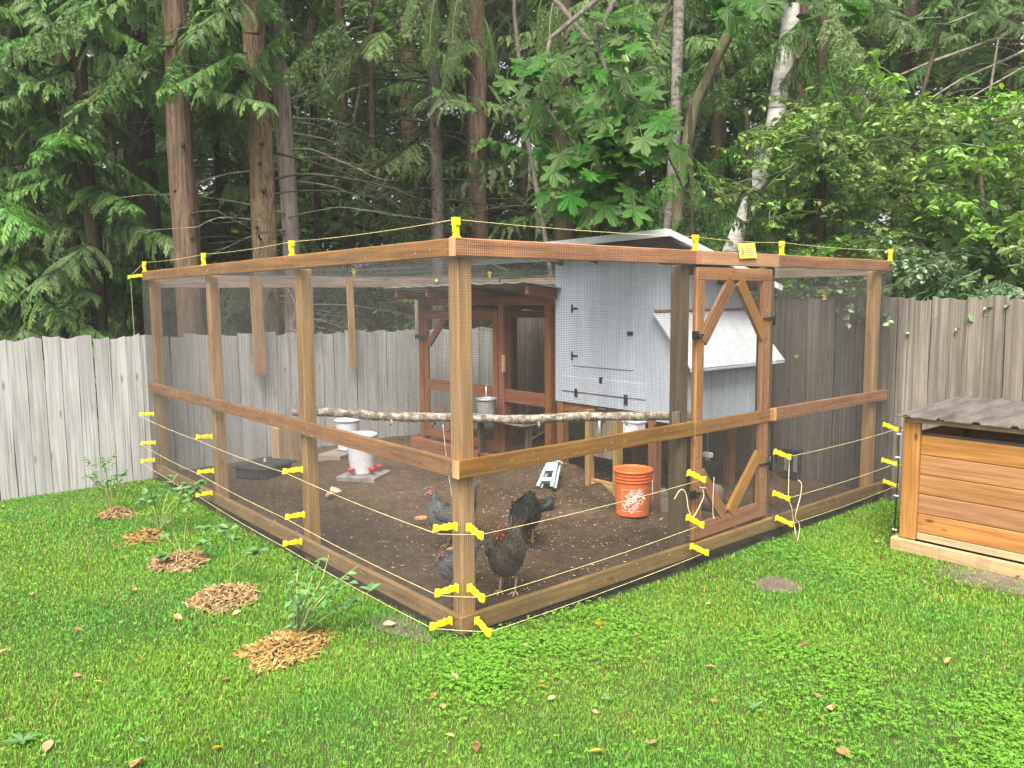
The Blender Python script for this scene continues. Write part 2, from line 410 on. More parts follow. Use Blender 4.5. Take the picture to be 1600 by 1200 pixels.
class MB:
    def __init__(s): s.v = []; s.f = []; s.uv = []; s.sm = []
    def quad(s, idx, uvs, smooth=False):
        s.f.append(tuple(idx)); s.uv.append(uvs); s.sm.append(smooth)
    def beam(s, p0, p1, w, h, up=(0, 0, 1), ch=0.0):
        """w across, h along 'up'; centred on the line p0-p1"""
        p0, p1 = Vector(p0), Vector(p1)
        d = (p1-p0); L = d.length; d.normalize()
        up = Vector(up); side = d.cross(up).normalized(); up = side.cross(d).normalized()
        o = random.uniform(0, 40); q = random.uniform(0, 40)
        b = len(s.v)
        for p in (p0, p1):
            for a, c in ((-1, -1), (1, -1), (1, 1), (-1, 1)):
                s.v.append(p + side*(a*w/2) + up*(c*h/2))
        per = (0, w, w+h, 2*w+h, 2*(w+h))
        for k in range(4):
            k2 = (k+1) % 4
            s.quad((b+k2, b+k, b+4+k, b+4+k2), ((o, q+per[k+1]), (o, q+per[k]), (o+L, q+per[k]), (o+L, q+per[k+1])))
        e = ((o, q), (o+w*.3, q), (o+w*.3, q+h), (o, q+h))
        s.quad((b, b+1, b+2, b+3), e); s.quad((b+7, b+6, b+5, b+4), e)
        return s
    def box(s, c, d):
        c = Vector(c); k = max(range(3), key=lambda i: d[i])
        a = Vector((0, 0, 0)); a[k] = d[k]/2
        if k == 2: return s.beam(c-a, c+a, d[0], d[1], (0, 1, 0))     # side = z cross y = -x
        if k == 0: return s.beam(c-a, c+a, d[1], d[2])
        return s.beam(c-a, c+a, d[0], d[2])
    def tube(s, pts, rad, n=8, cap=True, smooth=True, wob=0.0):
        pts = [Vector(p) for p in pts]
        if not hasattr(rad, '__len__'): rad = [rad]*len(pts)
        b = len(s.v); acc = 0; o = random.uniform(0, 30)
        ref = None
        for i, p in enumerate(pts):
            t = (pts[min(i+1, len(pts)-1)]-pts[max(i-1, 0)])
            if t.length < 1e-9: t = Vector((0, 0, 1))
            t.normalize()
            if ref is None:
                ref = t.orthogonal().normalized()
            ref = (ref - t*ref.dot(t)).normalized()
            bi = t.cross(ref)
            for k in range(n):
                a = 2*math.pi*k/n
                r = rad[i]*(1+wob*(random.random()-0.5)*2)
                s.v.append(p + (ref*math.cos(a)+bi*math.sin(a))*r)
        for i in range(len(pts)-1):
            L = (pts[i+1]-pts[i]).length
            for k in range(n):
                k2 = (k+1) % n
                s.quad((b+i*n+k, b+i*n+k2, b+(i+1)*n+k2, b+(i+1)*n+k),
                       ((o+acc, k/n*.3), (o+acc, (k+1)/n*.3), (o+acc+L, (k+1)/n*.3), (o+acc+L, k/n*.3)), smooth)
            acc += L
        if cap and n > 2:
            for base, rev in ((b, True), (b+(len(pts)-1)*n, False)):
                ids = [base+k for k in range(n)]
                if rev: ids.reverse()
                s.quad(ids, tuple((o+0.01*math.cos(2*math.pi*k/n), 0.01*math.sin(2*math.pi*k/n)) for k in range(n)))
        return s
    def lathe(s, prof, n=32, c=(0, 0, 0), smooth=True, sharp=()):
        b = len(s.v); c = Vector(c)
        for r, z in prof:
            for k in range(n):
                a = 2*math.pi*k/n
                s.v.append(c+Vector((r*math.cos(a), r*math.sin(a), z)))
        for i in range(len(prof)-1):
            for k in range(n):
                k2 = (k+1) % n
                s.quad((b+i*n+k, b+i*n+k2, b+(i+1)*n+k2, b+(i+1)*n+k), ((k/n, i*.1), ((k+1)/n, i*.1), ((k+1)/n, i*.1+.1), (k/n, i*.1+.1)), smooth)
        return s
    def prism(s, poly, o, ax, ay, th):
        """polygon in the frame (o, ax, ay), thickness th along ax x ay"""
        o, ax, ay = Vector(o), Vector(ax), Vector(ay); nz = ax.cross(ay).normalized()
        b = len(s.v); n = len(poly)
        for z in (0, th):
            for x, y in poly: s.v.append(o+ax*x+ay*y+nz*z)
        s.quad([b+n-1-k for k in range(n)], [poly[n-1-k] for k in range(n)])
        s.quad([b+n+k for k in range(n)], list(poly))
        for k in range(n):
            k2 = (k+1) % n
            s.quad((b+k, b+k2, b+n+k2, b+n+k), ((0, 0), (.1, 0), (.1, .01), (0, .01)))
        return s
    def mesh(s, name):
        me = bpy.data.meshes.new(name)
        me.from_pydata([tuple(v) for v in s.v], [], s.f)
        ul = me.uv_layers.new(name='UVMap')
        me.polygons.foreach_set('use_smooth', s.sm)
        flat = [c for u in s.uv for p in u for c in p]
        ul.data.foreach_set('uv', flat)
        me.update()
        return me
    def build(s, name, mat, parent=None, bevel=0.0, loc=None, rot=None):
        o = link(name, s.mesh(name), mat, parent, loc, rot)
        if bevel:
            md = o.modifiers.new('bevel', 'BEVEL'); md.width = bevel; md.segments = 2; md.limit_method = 'ANGLE'
            md.angle_limit = R_(50)
        return o
def beam(name, p0, p1, w, h, mat, parent=None, up=(0, 0, 1), bevel=0.003):
    return MB().beam(p0, p1, w, h, up).build(name, mat, parent, bevel)
def boxo(name, c, d, mat, parent=None, bevel=0.003):
    return MB().box(c, d).build(name, mat, parent, bevel)

def vnoise(x, y, seed=0, octaves=3):
    r = np.random.default_rng(seed)
    out = np.zeros_like(x); amp = 1.0; fr = 1.0
    for o in range(octaves):
        for k in range(4):
            a = r.uniform(0, 2*math.pi); ph = r.uniform(0, 6.28); q = fr*r.uniform(0.7, 1.4)
            out += amp*np.sin((x*math.cos(a)+y*math.sin(a))*q+ph)/4
        amp *= 0.55; fr *= 2.1
    return out

# ================================================================== SETTING: ground
LA, LB, ZT = 5.345, 4.642, 2.03           # run: length left side (Y), right side (X), top
GZ = -0.085
def lawn_z(x, y):
    x = np.asarray(x, float); y = np.asarray(y, float)
    h = GZ + 0.012*vnoise(x*1.3, y*1.3, 3)
    h += 0.045*np.exp(-((x+0.1)**2+(y+0.1)**2)/0.5)
    return h
def grid_mesh(name, x0, x1, y0, y1, nx, ny, fn):
    X, Y = np.meshgrid(np.linspace(x0, x1, nx), np.linspace(y0, y1, ny))
    Z = fn(X, Y)
    V = np.stack([X.ravel(), Y.ravel(), Z.ravel()], 1)
    i = np.arange(nx-1)[None, :] + np.arange(ny-1)[:, None]*nx
    i = i.ravel()
    F = np.stack([i, i+1, i+1+nx, i+nx], 1)
    return fast_mesh(name, V, [F], smooth=True)
def far_z(x, y):
    return lawn_z(x, y)-0.012 - 0.02*np.minimum(np.hypot(x, y)*0.1, 3)
tag(link('lawn', grid_mesh('lawn', -9, 4.7, -9, 5.36, 160, 160, lawn_z), W['turfsoil']), 'short green lawn in front of the chicken run', None, kind='structure')
tag(link('ground', grid_mesh('ground', -60, 60, -60, 60, 121, 121, lambda x, y: np.full_like(x, -0.16)+0.0*x), W['forestfloor']), 'shaded forest floor beyond the fences', None, kind='structure')
MOUND = [(2.78, 2.05, 0.24, 0.17), (2.9, 2.5, 0.3, 0.16), (2.7, 1.62, 0.12, 0.09)]
def soil_z(x, y):
    h = 0.0 + 0.028*vnoise(x*2.6, y*2.6, 9, 4) + 0.010*vnoise(x*14, y*14, 4, 2)
    for mx, my, s, a in MOUND: h = h + a*np.exp(-((x-mx)**2+(y-my)**2)/(s*s))
    e = np.minimum(np.minimum(x, y), 0.25)/0.25
    return h*np.clip(e, 0.2, 1) - 0.03*(1-e)
tag(link('soil', grid_mesh('soil', 0.012, 4.62, 0.012, 5.3, 210, 240, soil_z), W['soil']), 'scratched brown soil floor inside the chicken run', None, kind='structure')

# ================================================================== FENCES
def board_mesh(k, w=0.138, h=1.0, t=0.019):
    """upright board, foot at z=0, face towards -Y, slightly cupped and ragged at the top"""
    r = random.Random(k)
    nz, nx = 6, 3
    V, UV = [], []
    ou, ov = r.uniform(0, 60), r.uniform(0, 60)
    tops = [h + r.uniform(-0.012, 0.012) for _ in range(nx)]
    for s_ in (0, 1):
        for i in range(nz+1):
            for j in range(nx):
                x = (j/(nx-1)-0.5)*w*(1+r.uniform(-.008, .008)) + 0.003*math.sin(i*1.3+k)
                z = tops[j]*i/nz
                y = (-t/2 if s_ == 0 else t/2) + 0.0015*math.sin(i*1.1+k)
                V.append((x, y, z)); UV.append((ou+z, ov+x+(0.3 if s_ else 0)))
    n = (nz+1)*nx
    F = []
    for i in range(nz):
        for j in range(nx-1):
            a = i*nx+j
            F.append((a, a+1, a+nx+1, a+nx)); F.append((n+a+1, n+a, n+a+nx, n+a+nx+1))
        a = i*nx; F.append((n+a, a, a+nx, n+a+nx))
        a = i*nx+nx-1; F.append((a, n+a, n+a+nx, a+nx))
    for j in range(nx-1):
        a = nz*nx+j; F.append((a, a+1, n+a+1, n+a))
        a = j; F.append((a+1, a, n+a, n+a+1))
    return fast_mesh('board', V, [F], uv=np.array(UV))
BOARDS = [board_mesh(k) for k in range(12)]
def board_set(mat):
    out = []
    for me in BOARDS:
        c = me.copy(); c.materials.clear(); c.materials.append(mat); out.append(c)
    return out
B1, B2 = board_set(W['fence']), board_set(W['fence2'])
def fence_run(root, x0, x1, zt, ms, step=0.143, zb=-0.1):
    """boards along local X, facing local -Y"""
    x = x0; k = 0
    while x < x1:
        h = (zt(x) + random.uniform(-0.018, 0.018)) - zb
        o = link('board', ms[random.randrange(12)], None, root, (x, random.uniform(-.004, .004), zb), (random.uniform(-.006, .006), random.uniform(-.006, .006), random.uniform(-.02, .02)), (random.uniform(.985, 1.015), 1, h))
        x += step*random.uniform(0.985, 1.02); k += 1
    return root
fl = thing('wooden_fence', 'silver grey weathered board fence running behind the left and back of the chicken run', 'fence', (0, LA+0.035, 0))
fence_run(fl, -6.0, 4.62, lambda x: 1.385 - 0.01*x, B1)
for z in (0.25, 1.05):
    beam('fence_rail', (-6.1, 0.045, z), (4.6, 0.045, z), 0.038, 0.089, W['oldwood'], fl)
for x in (-5.4, -3.0, -0.2, 1.13, 2.33, 4.5):
    beam('fence_post', (x, 0.11, -0.15), (x, 0.11, 1.33), 0.09, 0.09, W['oldwood'], fl, up=(0, 1, 0))
fr = thing('wooden_fence', 'taller brown grey board fence on the right behind the cedar box', 'fence', (LB+0.045, 0, 0), R_(-90))
# local X of this fence = world -Y
fence_run(fr, -5.25, 3.6, lambda x: 1.71 - 0.006*x, B2, step=0.141, zb=-0.12)
for z in (0.3, 1.3):
    beam('fence_rail', (-5.3, 0.045, z), (3.7, 0.045, z), 0.038, 0.089, W['oldwood'], fr)
for x in (-4.6, -2.5, -0.8, 0.8, 2.8):
    beam('fence_post', (x, 0.11, -0.15), (x, 0.11, 1.66), 0.09, 0.09, W['oldwood'], fr, up=(0, 1, 0))

# ================================================================== CHICKEN RUN
run = thing('chicken_run', 'large wire mesh chicken run with brown timber frame and yellow insulators', 'chicken run', (0, 0, 0))
PW = 0.089
def post(x, y, z0, z1, mat='post', w=PW, d=PW):
    return beam('post', (x, y, z0), (x, y, z1), d, w, W[mat], run, up=(0, 1, 0), bevel=0.009)
HP = PW/2
for y in (0.038+HP, 1.83+HP, 3.57+HP, 5.24): post(0.040+HP, y, -0.1, 1.94)
for x, m_ in ((1.81+HP, 'darkpost'), (2.802+HP, 'darkpost'), (4.45+HP, 'post')): post(x, 0.040+HP, -0.1, 1.94, m_)
for x in (1.75, 3.2): post(x, 5.24, 1.36, 1.9, 'oldwood', 0.05, 0.07)
# rails of the left side (x=0) and the right side (y=0)
def railA(name, z, y0=0.0, y1=LA, mat='rail', th=0.038, h=PW, parent=None):
    return beam(name, (th/2, y0, z), (th/2, y1, z), th, h, W[mat], parent or run)
def railB(name, z, x0, x1, mat='rail', th=0.038, h=PW, y=0.0, parent=None):
    return beam(name, (x0, y+th/2, z), (x1, y+th/2, z), th, h, W[mat], parent or run)
ZTOP, ZMID, ZLOW = ZT-HP, 0.913-HP, HP
railA('top_rail', ZTOP, 0.039); railA('mid_rail', ZMID, 0.039, LA); railA('bottom_rail', ZLOW, 0.039, LA, 'sill')
railB('top_rail', ZTOP, 0.0, 1.963); tag(railB('top_rail', ZTOP, 1.966, 2.895, 'header', y=-0.004), 'clean header board without mesh above the run door')
railB('top_rail', ZTOP, 2.898, LB)
railB('mid_rail', ZMID, 0.0, 1.915); railB('mid_rail', ZMID, 2.862, LB)
railB('bottom_rail', ZLOW, 0.0, LB, 'sill')
# end-grain corner blocks
for z in (ZTOP, ZMID):
    boxo('corner_block', (-0.004, 0.019, z), (0.012, 0.05, PW+0.004), W['header'], run)
# back top beam, hanging boards
beam('back_beam', (0.09, LA-0.05, 1.93), (4.55, LA-0.05, 1.955), 0.038, 0.13, W['oldwood'], run)
for x, w in ((1.15, 0.13), (2.29, 0.085)):
    beam('hanging_board', (x, LA-0.085, 0.92), (x-0.02, LA-0.085, 1.99), w, 0.024, W['sill'], run, up=(0, 1, 0))
beam('side_beam', (4.56, 0.1, 1.95), (4.56, LA-0.1, 1.95), 0.038, 0.089, W['oldwood'], run)

# ---- wire mesh: every strand a real thin bar
def strands(P0, P1, r, nseg=1, sag=None):
    """three-sided bars from P0 to P1 (n,3)"""
    P0 = np.asarray(P0, float); P1 = np.asarray(P1, float)
    D = P1-P0; D /= np.linalg.norm(D, axis=1)[:, None]
    A = np.cross(D, np.array((0.31, 0.52, 0.8))); A /= np.linalg.norm(A, axis=1)[:, None]
    B = np.cross(D, A)
    n = len(P0)
    V = np.zeros((n, nseg+1, 3, 3))
    for i in range(nseg+1):
        C = P0+(P1-P0)*(i/nseg)
        if sag is not None: C = sag(C)
        for k in range(3):
            a = 2*math.pi*k/3
            V[:, i, k] = C + (A*math.cos(a)+B*math.sin(a))*r
    V = V.reshape(-1, 3)
    base = (np.arange(n)*(nseg+1)*3)[:, None] + np.arange(nseg)[None, :]*3
    base = base.ravel()
    F = np.concatenate([np.stack([base+k, base+(k+1) % 3, base+3+(k+1) % 3, base+3+k], 1) for k in range(3)])
    return V, F
def join(parts):
    V, F, o = [], [], 0
    for v, f in parts:
        V.append(v); F.append(f+o); o += len(v)
    return np.concatenate(V), np.concatenate(F)
def wire_panel(axis, a0, a1, z0, z1, off, cell=0.0127, r=0.00085, name='wire_mesh', parent=run):
    a = np.arange(a0, a1, cell); z = np.arange(z0, z1, cell)
    def wav(C):
        C = C.copy()
        t = C[:, 1-axis if axis == 0 else 0]
        s = np.sin(C[:, 0]*3.1+C[:, 1]*2.3+C[:, 2]*1.7)*0.004+np.sin(C[:, 0]*7+C[:, 1]*6-C[:, 2]*5)*0.002
        C[:, axis] += s*(-1 if axis == 1 else -1)*0.5 - 0.003
        return C
    z_ = np.zeros
    if axis == 0:      # plane x = off, strands along y and z
        v0 = np.stack([np.full_like(a, off), a, np.full_like(a, z0)], 1); v1 = v0.copy(); v1[:, 2] = z1
        h0 = np.stack([np.full_like(z, off-0.001), np.full_like(z, a0), z], 1); h1 = h0.copy(); h1[:, 1] = a1
    else:
        v0 = np.stack([a, np.full_like(a, off), np.full_like(a, z0)], 1); v1 = v0.copy(); v1[:, 2] = z1
        h0 = np.stack([np.full_like(z, a0), np.full_like(z, off-0.001), z], 1); h1 = h0.copy(); h1[:, 0] = a1
    V, F = join([strands(v0, v1, r, 6, wav), strands(h0, h1, r, 14, wav)])
    return tag(link(name, fast_mesh(name, V, [F]), W['wire'], parent), kind='stuff')
wire_panel(0, 0.0, LA, -0.1, ZT-0.004, -0.003)
wire_panel(1, 0.0, 1.905, -0.1, ZT-0.004, -0.003)
wire_panel(1, 2.862, LB-0.02, -0.1, ZT-0.004, -0.003)
wire_panel(1, 1.905, 2.862, -0.1, 0.085, -0.003)
wire_panel(0, 0.03, LA-0.1, 0.02, 1.95, 4.585)
# a narrow strip of mesh bent round the fence end
wire_panel(0, -0.1, 0.0, -0.1, 1.72, LB+0.012)

# ---- roof netting, draped over the coop
def net_z(x, y):
    bx = np.clip((x-1.0)/1.55, 0, 1); by = np.exp(-np.clip(0.78-y, 0, 9)/0.28)*np.exp(-np.clip(y-2.5, 0, 9)/0.5)
    rise = 0.165*np.where(x < 2.6, bx**3, np.exp(-(x-2.6)/0.8))*by
    e = np.minimum(np.minimum(x, LB-x), np.minimum(y, LA-y))
    return ZT-0.004 + rise - 0.05*np.clip(e/0.8, 0, 1)*(1-by*np.clip(bx, 0, 1)) + 0.006*np.sin(x*5+y*3)
def netsag(C):
    C = C.copy(); C[:, 2] = net_z(C[:, 0], C[:, 1]); return C
cx = np.arange(0.01, LB, 0.05); cy = np.arange(0.01, LA-0.05, 0.05)
nx0 = np.stack([cx, np.full_like(cx, 0.01), np.zeros_like(cx)], 1); nx1 = nx0.copy(); nx1[:, 1] = LA-0.05
ny0 = np.stack([np.full_like(cy, 0.01), cy, np.zeros_like(cy)], 1); ny1 = ny0.copy(); ny1[:, 0] = LB
V, F = join([strands(nx0, nx1, 0.0005, 36, netsag), strands(ny0, ny1, 0.0005, 36, netsag)])
tag(link('roof_netting', fast_mesh('roof_netting', V, [F]), W['net'], run), kind='stuff')

# ---- the door
DX0, DX1 = 1.925, 2.797
door = link('door', None, None, run)
tag(door, 'timber framed mesh door with diagonal braces')
def dpart(name, p0, p1, w, mat='rail', y=0.02, th=0.032):
    return beam(name, (p0[0], y, p0[1]), (p1[0], y, p1[1]), w, th, W[mat], door, up=(0, 1, 0))
dpart('stile', (DX0+.045, 0.105), (DX0+.045, 1.84), 0.088)
dpart('stile', (DX1-.055, 0.125), (DX1-.055, 1.84), 0.10)
dpart('door_rail', (DX0, 1.883), (DX1, 1.883), 0.083)
dpart('door_rail', (DX0, ZMID), (DX1+.055, ZMID), PW, y=0.012)
dpart('door_rail', (DX0+.09, 0.16), (DX1-.106, 0.178), 0.105)
dpart('brace', (2.315, 1.835), (2.0, 1.44), 0.088, y=0.014, th=0.03)
dpart('brace', (2.40, 1.835), (2.715, 1.445), 0.088, y=0.012, th=0.03)
dpart('brace', (2.0, 0.56), (2.27, 0.225), 0.085, y=0.014, th=0.03)
dpart('brace', (2.69, 0.6), (2.34, 0.225), 0.085, y=0.012, th=0.03)
boxo('joint_block', (2.865, -0.004, ZMID), (0.03, 0.012, PW), W['header'], door)
wire_panel(1, DX0, DX1, 0.12, 1.92, -0.005, parent=door, name='door_mesh')
for z in (1.575, 0.515):
    h = MB().prism([(0, -.012), (-.11, -.005), (-.11, .005), (0, .012)], (2.795, -0.008, z), (1, 0, 0), (0, 0, 1), -0.006)
    h.box((2.812, -0.012, z), (0.03, 0.008, 0.1)).tube([(2.797, -.016, z-.05), (2.797, -.016, z+.05)], 0.006, 8)
    h.build('hinge', W['black'], door)
for z in (1.484, 0.43):
    h = MB().box((1.893, -0.016, z), (0.05, 0.02, 0.055)).box((1.93, -0.02, z), (0.075, 0.014, 0.018)).tube([(1.905, -0.03, z-.008), (1.905, -.055, z-.008)], 0.009, 8)
    h.build('latch', W['black'], door)

stp = MB()
def staple(p, a, axis):
    d = Vector((0, math.cos(a), math.sin(a))) if axis == 0 else Vector((math.cos(a), 0, math.sin(a)))
    q = Vector(p); stp.beam(q-d*.007, q+d*.007, .0018, .0022, (1, 0, .1) if axis == 0 else (0, 1, .1))
for z in (ZTOP, ZMID, ZLOW):
    for k in range(34):
        staple((-.006, random.uniform(.05, LA), z+random.uniform(-.035, .035)), random.uniform(0, 3.1), 0)
    for k in range(30):
        x = random.uniform(.05, LB)
        if not (1.93 < x < 2.85 and z > 1.5): staple((x, -.006, z+random.uniform(-.035, .035)), random.uniform(0, 3.1), 1)
for k in range(26):
    staple((1.97+random.uniform(-.03, .03), -.007, random.uniform(.15, 1.9)), random.uniform(0, 3.1), 1)
    staple((2.742+random.uniform(-.03, .03), -.007, random.uniform(.15, 1.9)), random.uniform(0, 3.1), 1)
tag(stp.build('staples', W['steel'], run), kind='stuff')
scr = MB()
for y in (.06, 1.86, 1.89, 3.6, 3.63, 5.2):
    for z in (ZTOP, ZMID, ZLOW):
        for dz in (-.02, .022): scr.lathe([(.001, .003), (.0045, .0025), (.005, 0)], 8, (-.004, y+random.uniform(-.01, .01), z+dz))
scr.build('screw_heads', W['black'], run)
# ---- yellow insulators
def insulator_mesh():
    m = MB()
    m.box((0.004, 0, 0), (0.008, 0.03, 0.042))
    m.prism([(0.008, -.011), (.05, -.012), (.056, -.016), (.10, -.012), (.118, -.008), (.118, .008), (.08, .010), (.07, .016), (.05, .013), (.042, .021), (.03, .017), (.008, .013)], (0, 0.009, 0), (1, 0, 0), (0, 0, 1), 0.018)
    m.box((0.124, 0, -.002), (0.016, 0.026, 0.034)).box((0.112, 0, 0.0), (0.008, 0.03, 0.026)).box((.132, 0, -.016), (.012, .012, .012))
    return m.mesh('insulator')
INS = insulator_mesh(); INS.materials.append(W['yellow'])
def top_insulator_mesh():
    m = MB()
    m.box((0, 0, 0.004), (0.042, 0.034, 0.008)).box((0, 0, 0.04), (0.026, 0.024, 0.07)).box((0, 0, 0.068), (0.044, 0.026, 0.01)).box((0, 0, 0.088), (0.036, 0.03, 0.024)).box((0, 0.014, .05), (0.01, 0.012, 0.04))
    return m.mesh('insulator')
INT = top_insulator_mesh(); INT.materials.append(W['yellow'])
HA = (0.576, 0.262, 0.062)
insA = [(0.02, (0.576, 0.25, 0.058)), (1.80, (0.585, 0.27, 0.066)), (3.54, (0.588, 0.292, 0.09)), (5.19, (0.606, 0.314, 0.127))]
insB = [(0.05, (0.566, 0.246, 0.058)), (1.85, (0.585, 0.285, 0.08)), (2.87, (0.592, 0.28, 0.084)), (4.58, (0.612, 0.296, 0.1))]
TIPA, TIPB = {}, {}
for y, zs in insA:
    for k, z in enumerate(zs):
        yy = y + (0.06 if k == 2 else 0)
        tilt = random.uniform(0.02, 0.14)
        link('insulator', INS, None, run, (-0.006, yy, z), Euler((0, -tilt, math.pi+random.uniform(-.12, .12)), 'XYZ'))
        TIPA.setdefault(k, []).append((-0.128, yy, z-0.125*math.sin(tilt)))
for x, zs in insB:
    for k, z in enumerate(zs):
        xx = x + (0.045 if k == 2 else 0)
        tilt = random.uniform(0.06, 0.22)
        link('insulator', INS, None, run, (xx, -0.006, z), Euler((0, tilt, -math.pi/2+random.uniform(-.12, .12)), 'XYZ'))
        TIPB.setdefault(k, []).append((xx, -0.128, z-0.125*math.sin(tilt)))
for y in (5.32, 3.61, 1.9, 0.02): link('insulator', INT, None, run, (0.02, y, ZT), (0, 0, R_(90)))
for x in (1.92, 2.93, 4.63): link('insulator', INT, None, run, (x, 0.018, ZT))
link('insulator', INS, None, run, (-0.002, 5.335, 1.99), (0, 0.1, math.pi))
for x in (2.35, 3.78, 4.4): link('insulator', INT, None, run, (x, LA-0.05, 2.0), (0, 0, 0))
link('insulator', INS, None, run, (3.52, LA-0.07, 1.97), (0, 0, R_(-125)))
# insulators standing on the right fence
for px, zz in ((1289, 1.70), (1362, 1.70)):
    d = ray(px, 465); t = (LB+0.03-CAM[0])/d[0]; yy = CAM[1]+t*d[1]
    link('insulator', INT, None, fr, (-yy, -0.02, zz), (0, 0, 0.3))

# ---- electric wires
def wire(label, pts, r=0.0014, sag=0.012, mat='poly', cat='electric wire'):
    P = []
    for a, b in zip(pts[:-1], pts[1:]):
        a, b = Vector(a), Vector(b)
        for i in range(8):
            t = i/8
            p = a.lerp(b, t); p.z -= sag*4*t*(1-t)*min(1.0, (b-a).length)
            P.append(p)
    P.append(Vector(pts[-1]))
    o = MB().tube(P, r, 5, True).build('electric_wire', W[mat])
    return tag(o, label, cat, 'electric wires strung round the run')
names = ('upper', 'middle', 'lowest')
for k in range(3):
    A = sorted(TIPA[k], key=lambda p: -p[1]); B = sorted(TIPB[k], key=lambda p: p[0])
    wire(f'{names[k]} of the three thin electric wires along the left side of the chicken run', A)
    wire(f'{names[k]} of the three thin electric wires along the door side of the chicken run', [A[-1]]+B[:2] if k == 0 else [A[-1]]+B[:2])
    wire(f'{names[k]} of the three short electric wires right of the run door', B[2:]+[(LB+0.02, -0.2+0.05*k, B[-1][2]-0.02)])
wire('thin electric wire strung along the top rail above the left side of the run', [(0.02, 5.32, ZT+.09), (0.02, 3.61, ZT+.09), (0.02, 1.9, ZT+.092), (0.02, 0.02, ZT+.09)])
wire('thin electric wire strung along the top rail above the run door', [(0.02, 0.02, ZT+.09), (1.92, 0.018, ZT+.088), (2.93, 0.018, ZT+.09), (4.63, 0.018, ZT+.088)])
wire('electric wire hanging straight down from the far left top corner of the run', [(0.02, 5.32, ZT+.09), (-0.11, 5.335, 1.985), (-0.115, 5.31, 1.2)], sag=0)

def cordo(label, pts, r=0.003, name='cord', mat='cord'):
    P = []
    pts = [Vector(p) for p in pts]
    for i in range(len(pts)-1):
        p0, p1, p2, p3 = pts[max(i-1, 0)], pts[i], pts[i+1], pts[min(i+2, len(pts)-1)]
        for j in range(6):
            t = j/6
            P.append(0.5*((2*p1)+(-p0+p2)*t+(2*p0-5*p1+4*p2-p3)*t*t+(-p0+3*p1-3*p2+p3)*t**3))
    P.append(pts[-1])
    o = MB().tube(P, r, 6).build(name, W[mat])
    return tag(o, label, 'cord')
cordo('cream cord looped round the lower door latch', [(1.68, -.03, .44), (1.72, -.05, .5), (1.76, -.06, .47), (1.78, -.07, .36), (1.81, -.08, .31), (1.88, -.07, .35), (1.95, -.06, .42), (1.95, -.05, .47), (1.92, -.05, .485), (1.99, -.05, .468)], 0.003)
cordo('thin cord hanging between the two lower insulators left of the door', [(1.99, -.11, .55), (1.99, -.105, .42), (2.0, -.1, .3), (2.0, -.11, .27)], 0.0025)
cordo('thin cord hanging between the upper insulators right of the door', [(2.885, -.12, .58), (2.89, -.115, .45), (2.885, -.12, .28)], 0.003)
cordo('knotted cream cord tangled on the insulators right of the door', [(2.87, -.12, .27), (2.9, -.14, .19), (2.93, -.13, .13), (2.96, -.13, .05), (2.95, -.15, -.02), (2.99, -.14, -.075), (3.03, -.13, -.03), (3.03, -.13, .04), (2.97, -.13, .1), (2.98, -.14, .18), (3.05, -.12, .25), (3.06, -.12, .34), (3.04, -.1, .37)], 0.003)
cordo('thin cord hanging down from the birch perch beside the corner post', [(0.57, 0.95, 0.93), (0.58, 0.93, 0.7), (0.6, 0.9, 0.45), (0.62, 0.86, 0.3)], 0.003)

# ---- warning sign
sg = thing('warning_sign', 'small yellow warning sign with grey print on the header above the run door', 'sign', (2.462, -0.016, 2.0))
sg.rotation_euler = (R_(-9), R_(-3), 0)
boxo('sign_panel', (0, 0, 0.045), (0.2, 0.003, 0.105), W['sign'], sg, 0.0008)
pm = MB()
for k in range(5):
    pm.box((0.028+0.004*(k % 2), -0.0028, 0.078-k*0.0155), (0.09-0.012*(k % 3), 0.0014, 0.0055))
pm.build('text_line', W['print'], sg)
pm = MB().prism([(-.012, -.03), (.004, -.03), (.018, 0.0), (.014, .022), (.002, .03), (-.006, .01)], (-0.06, -0.0022, 0.042), (1, 0, 0), (0, 0, 1), 0.001)
pm.build('hand_symbol', W['print'], sg)

# ================================================================== WHITE COOP
CX0, CX1, CY0, CY1, CZ0 = 2.8, 4.0, 1.06, 2.285, 0.765
coop = thing('chicken_coop', 'white painted raised chicken coop with sloping metal roof and nest box', 'coop', (CX0, CY0, 0))
def cp(name, c, d, mat='white', parent=coop, bevel=0.003):
    return boxo(name, (c[0]-CX0, c[1]-CY0, c[2]), d, W[mat], parent, bevel)
cp('side_wall', (CX0+.009, (CY0+CY1)/2, (CZ0+2.1)/2), (0.018, CY1-CY0, 2.1-CZ0))
cp('back_wall', ((CX0+CX1)/2, CY1-.009, 1.4), (CX1-CX0-.04, 0.018, 1.27))
cp('far_wall', (CX1-.009, (CY0+CY1)/2, 1.35), (0.018, CY1-CY0-.004, 1.17))
# grooved front wall: upright planks, each its own
for k in range(6):
    w = 0.2
    cp('siding_panel', (CX0+.02+w*(k+.5)-.01, CY0+.007, 1.0+0.45-0.02*k), (w-0.006, 0.014, 1.1-0.04*k))
cp('floor', ((CX0+CX1)/2, (CY0+CY1)/2, CZ0+.012), (CX1-CX0-.05, CY1-CY0-.05, 0.02), 'legwood')
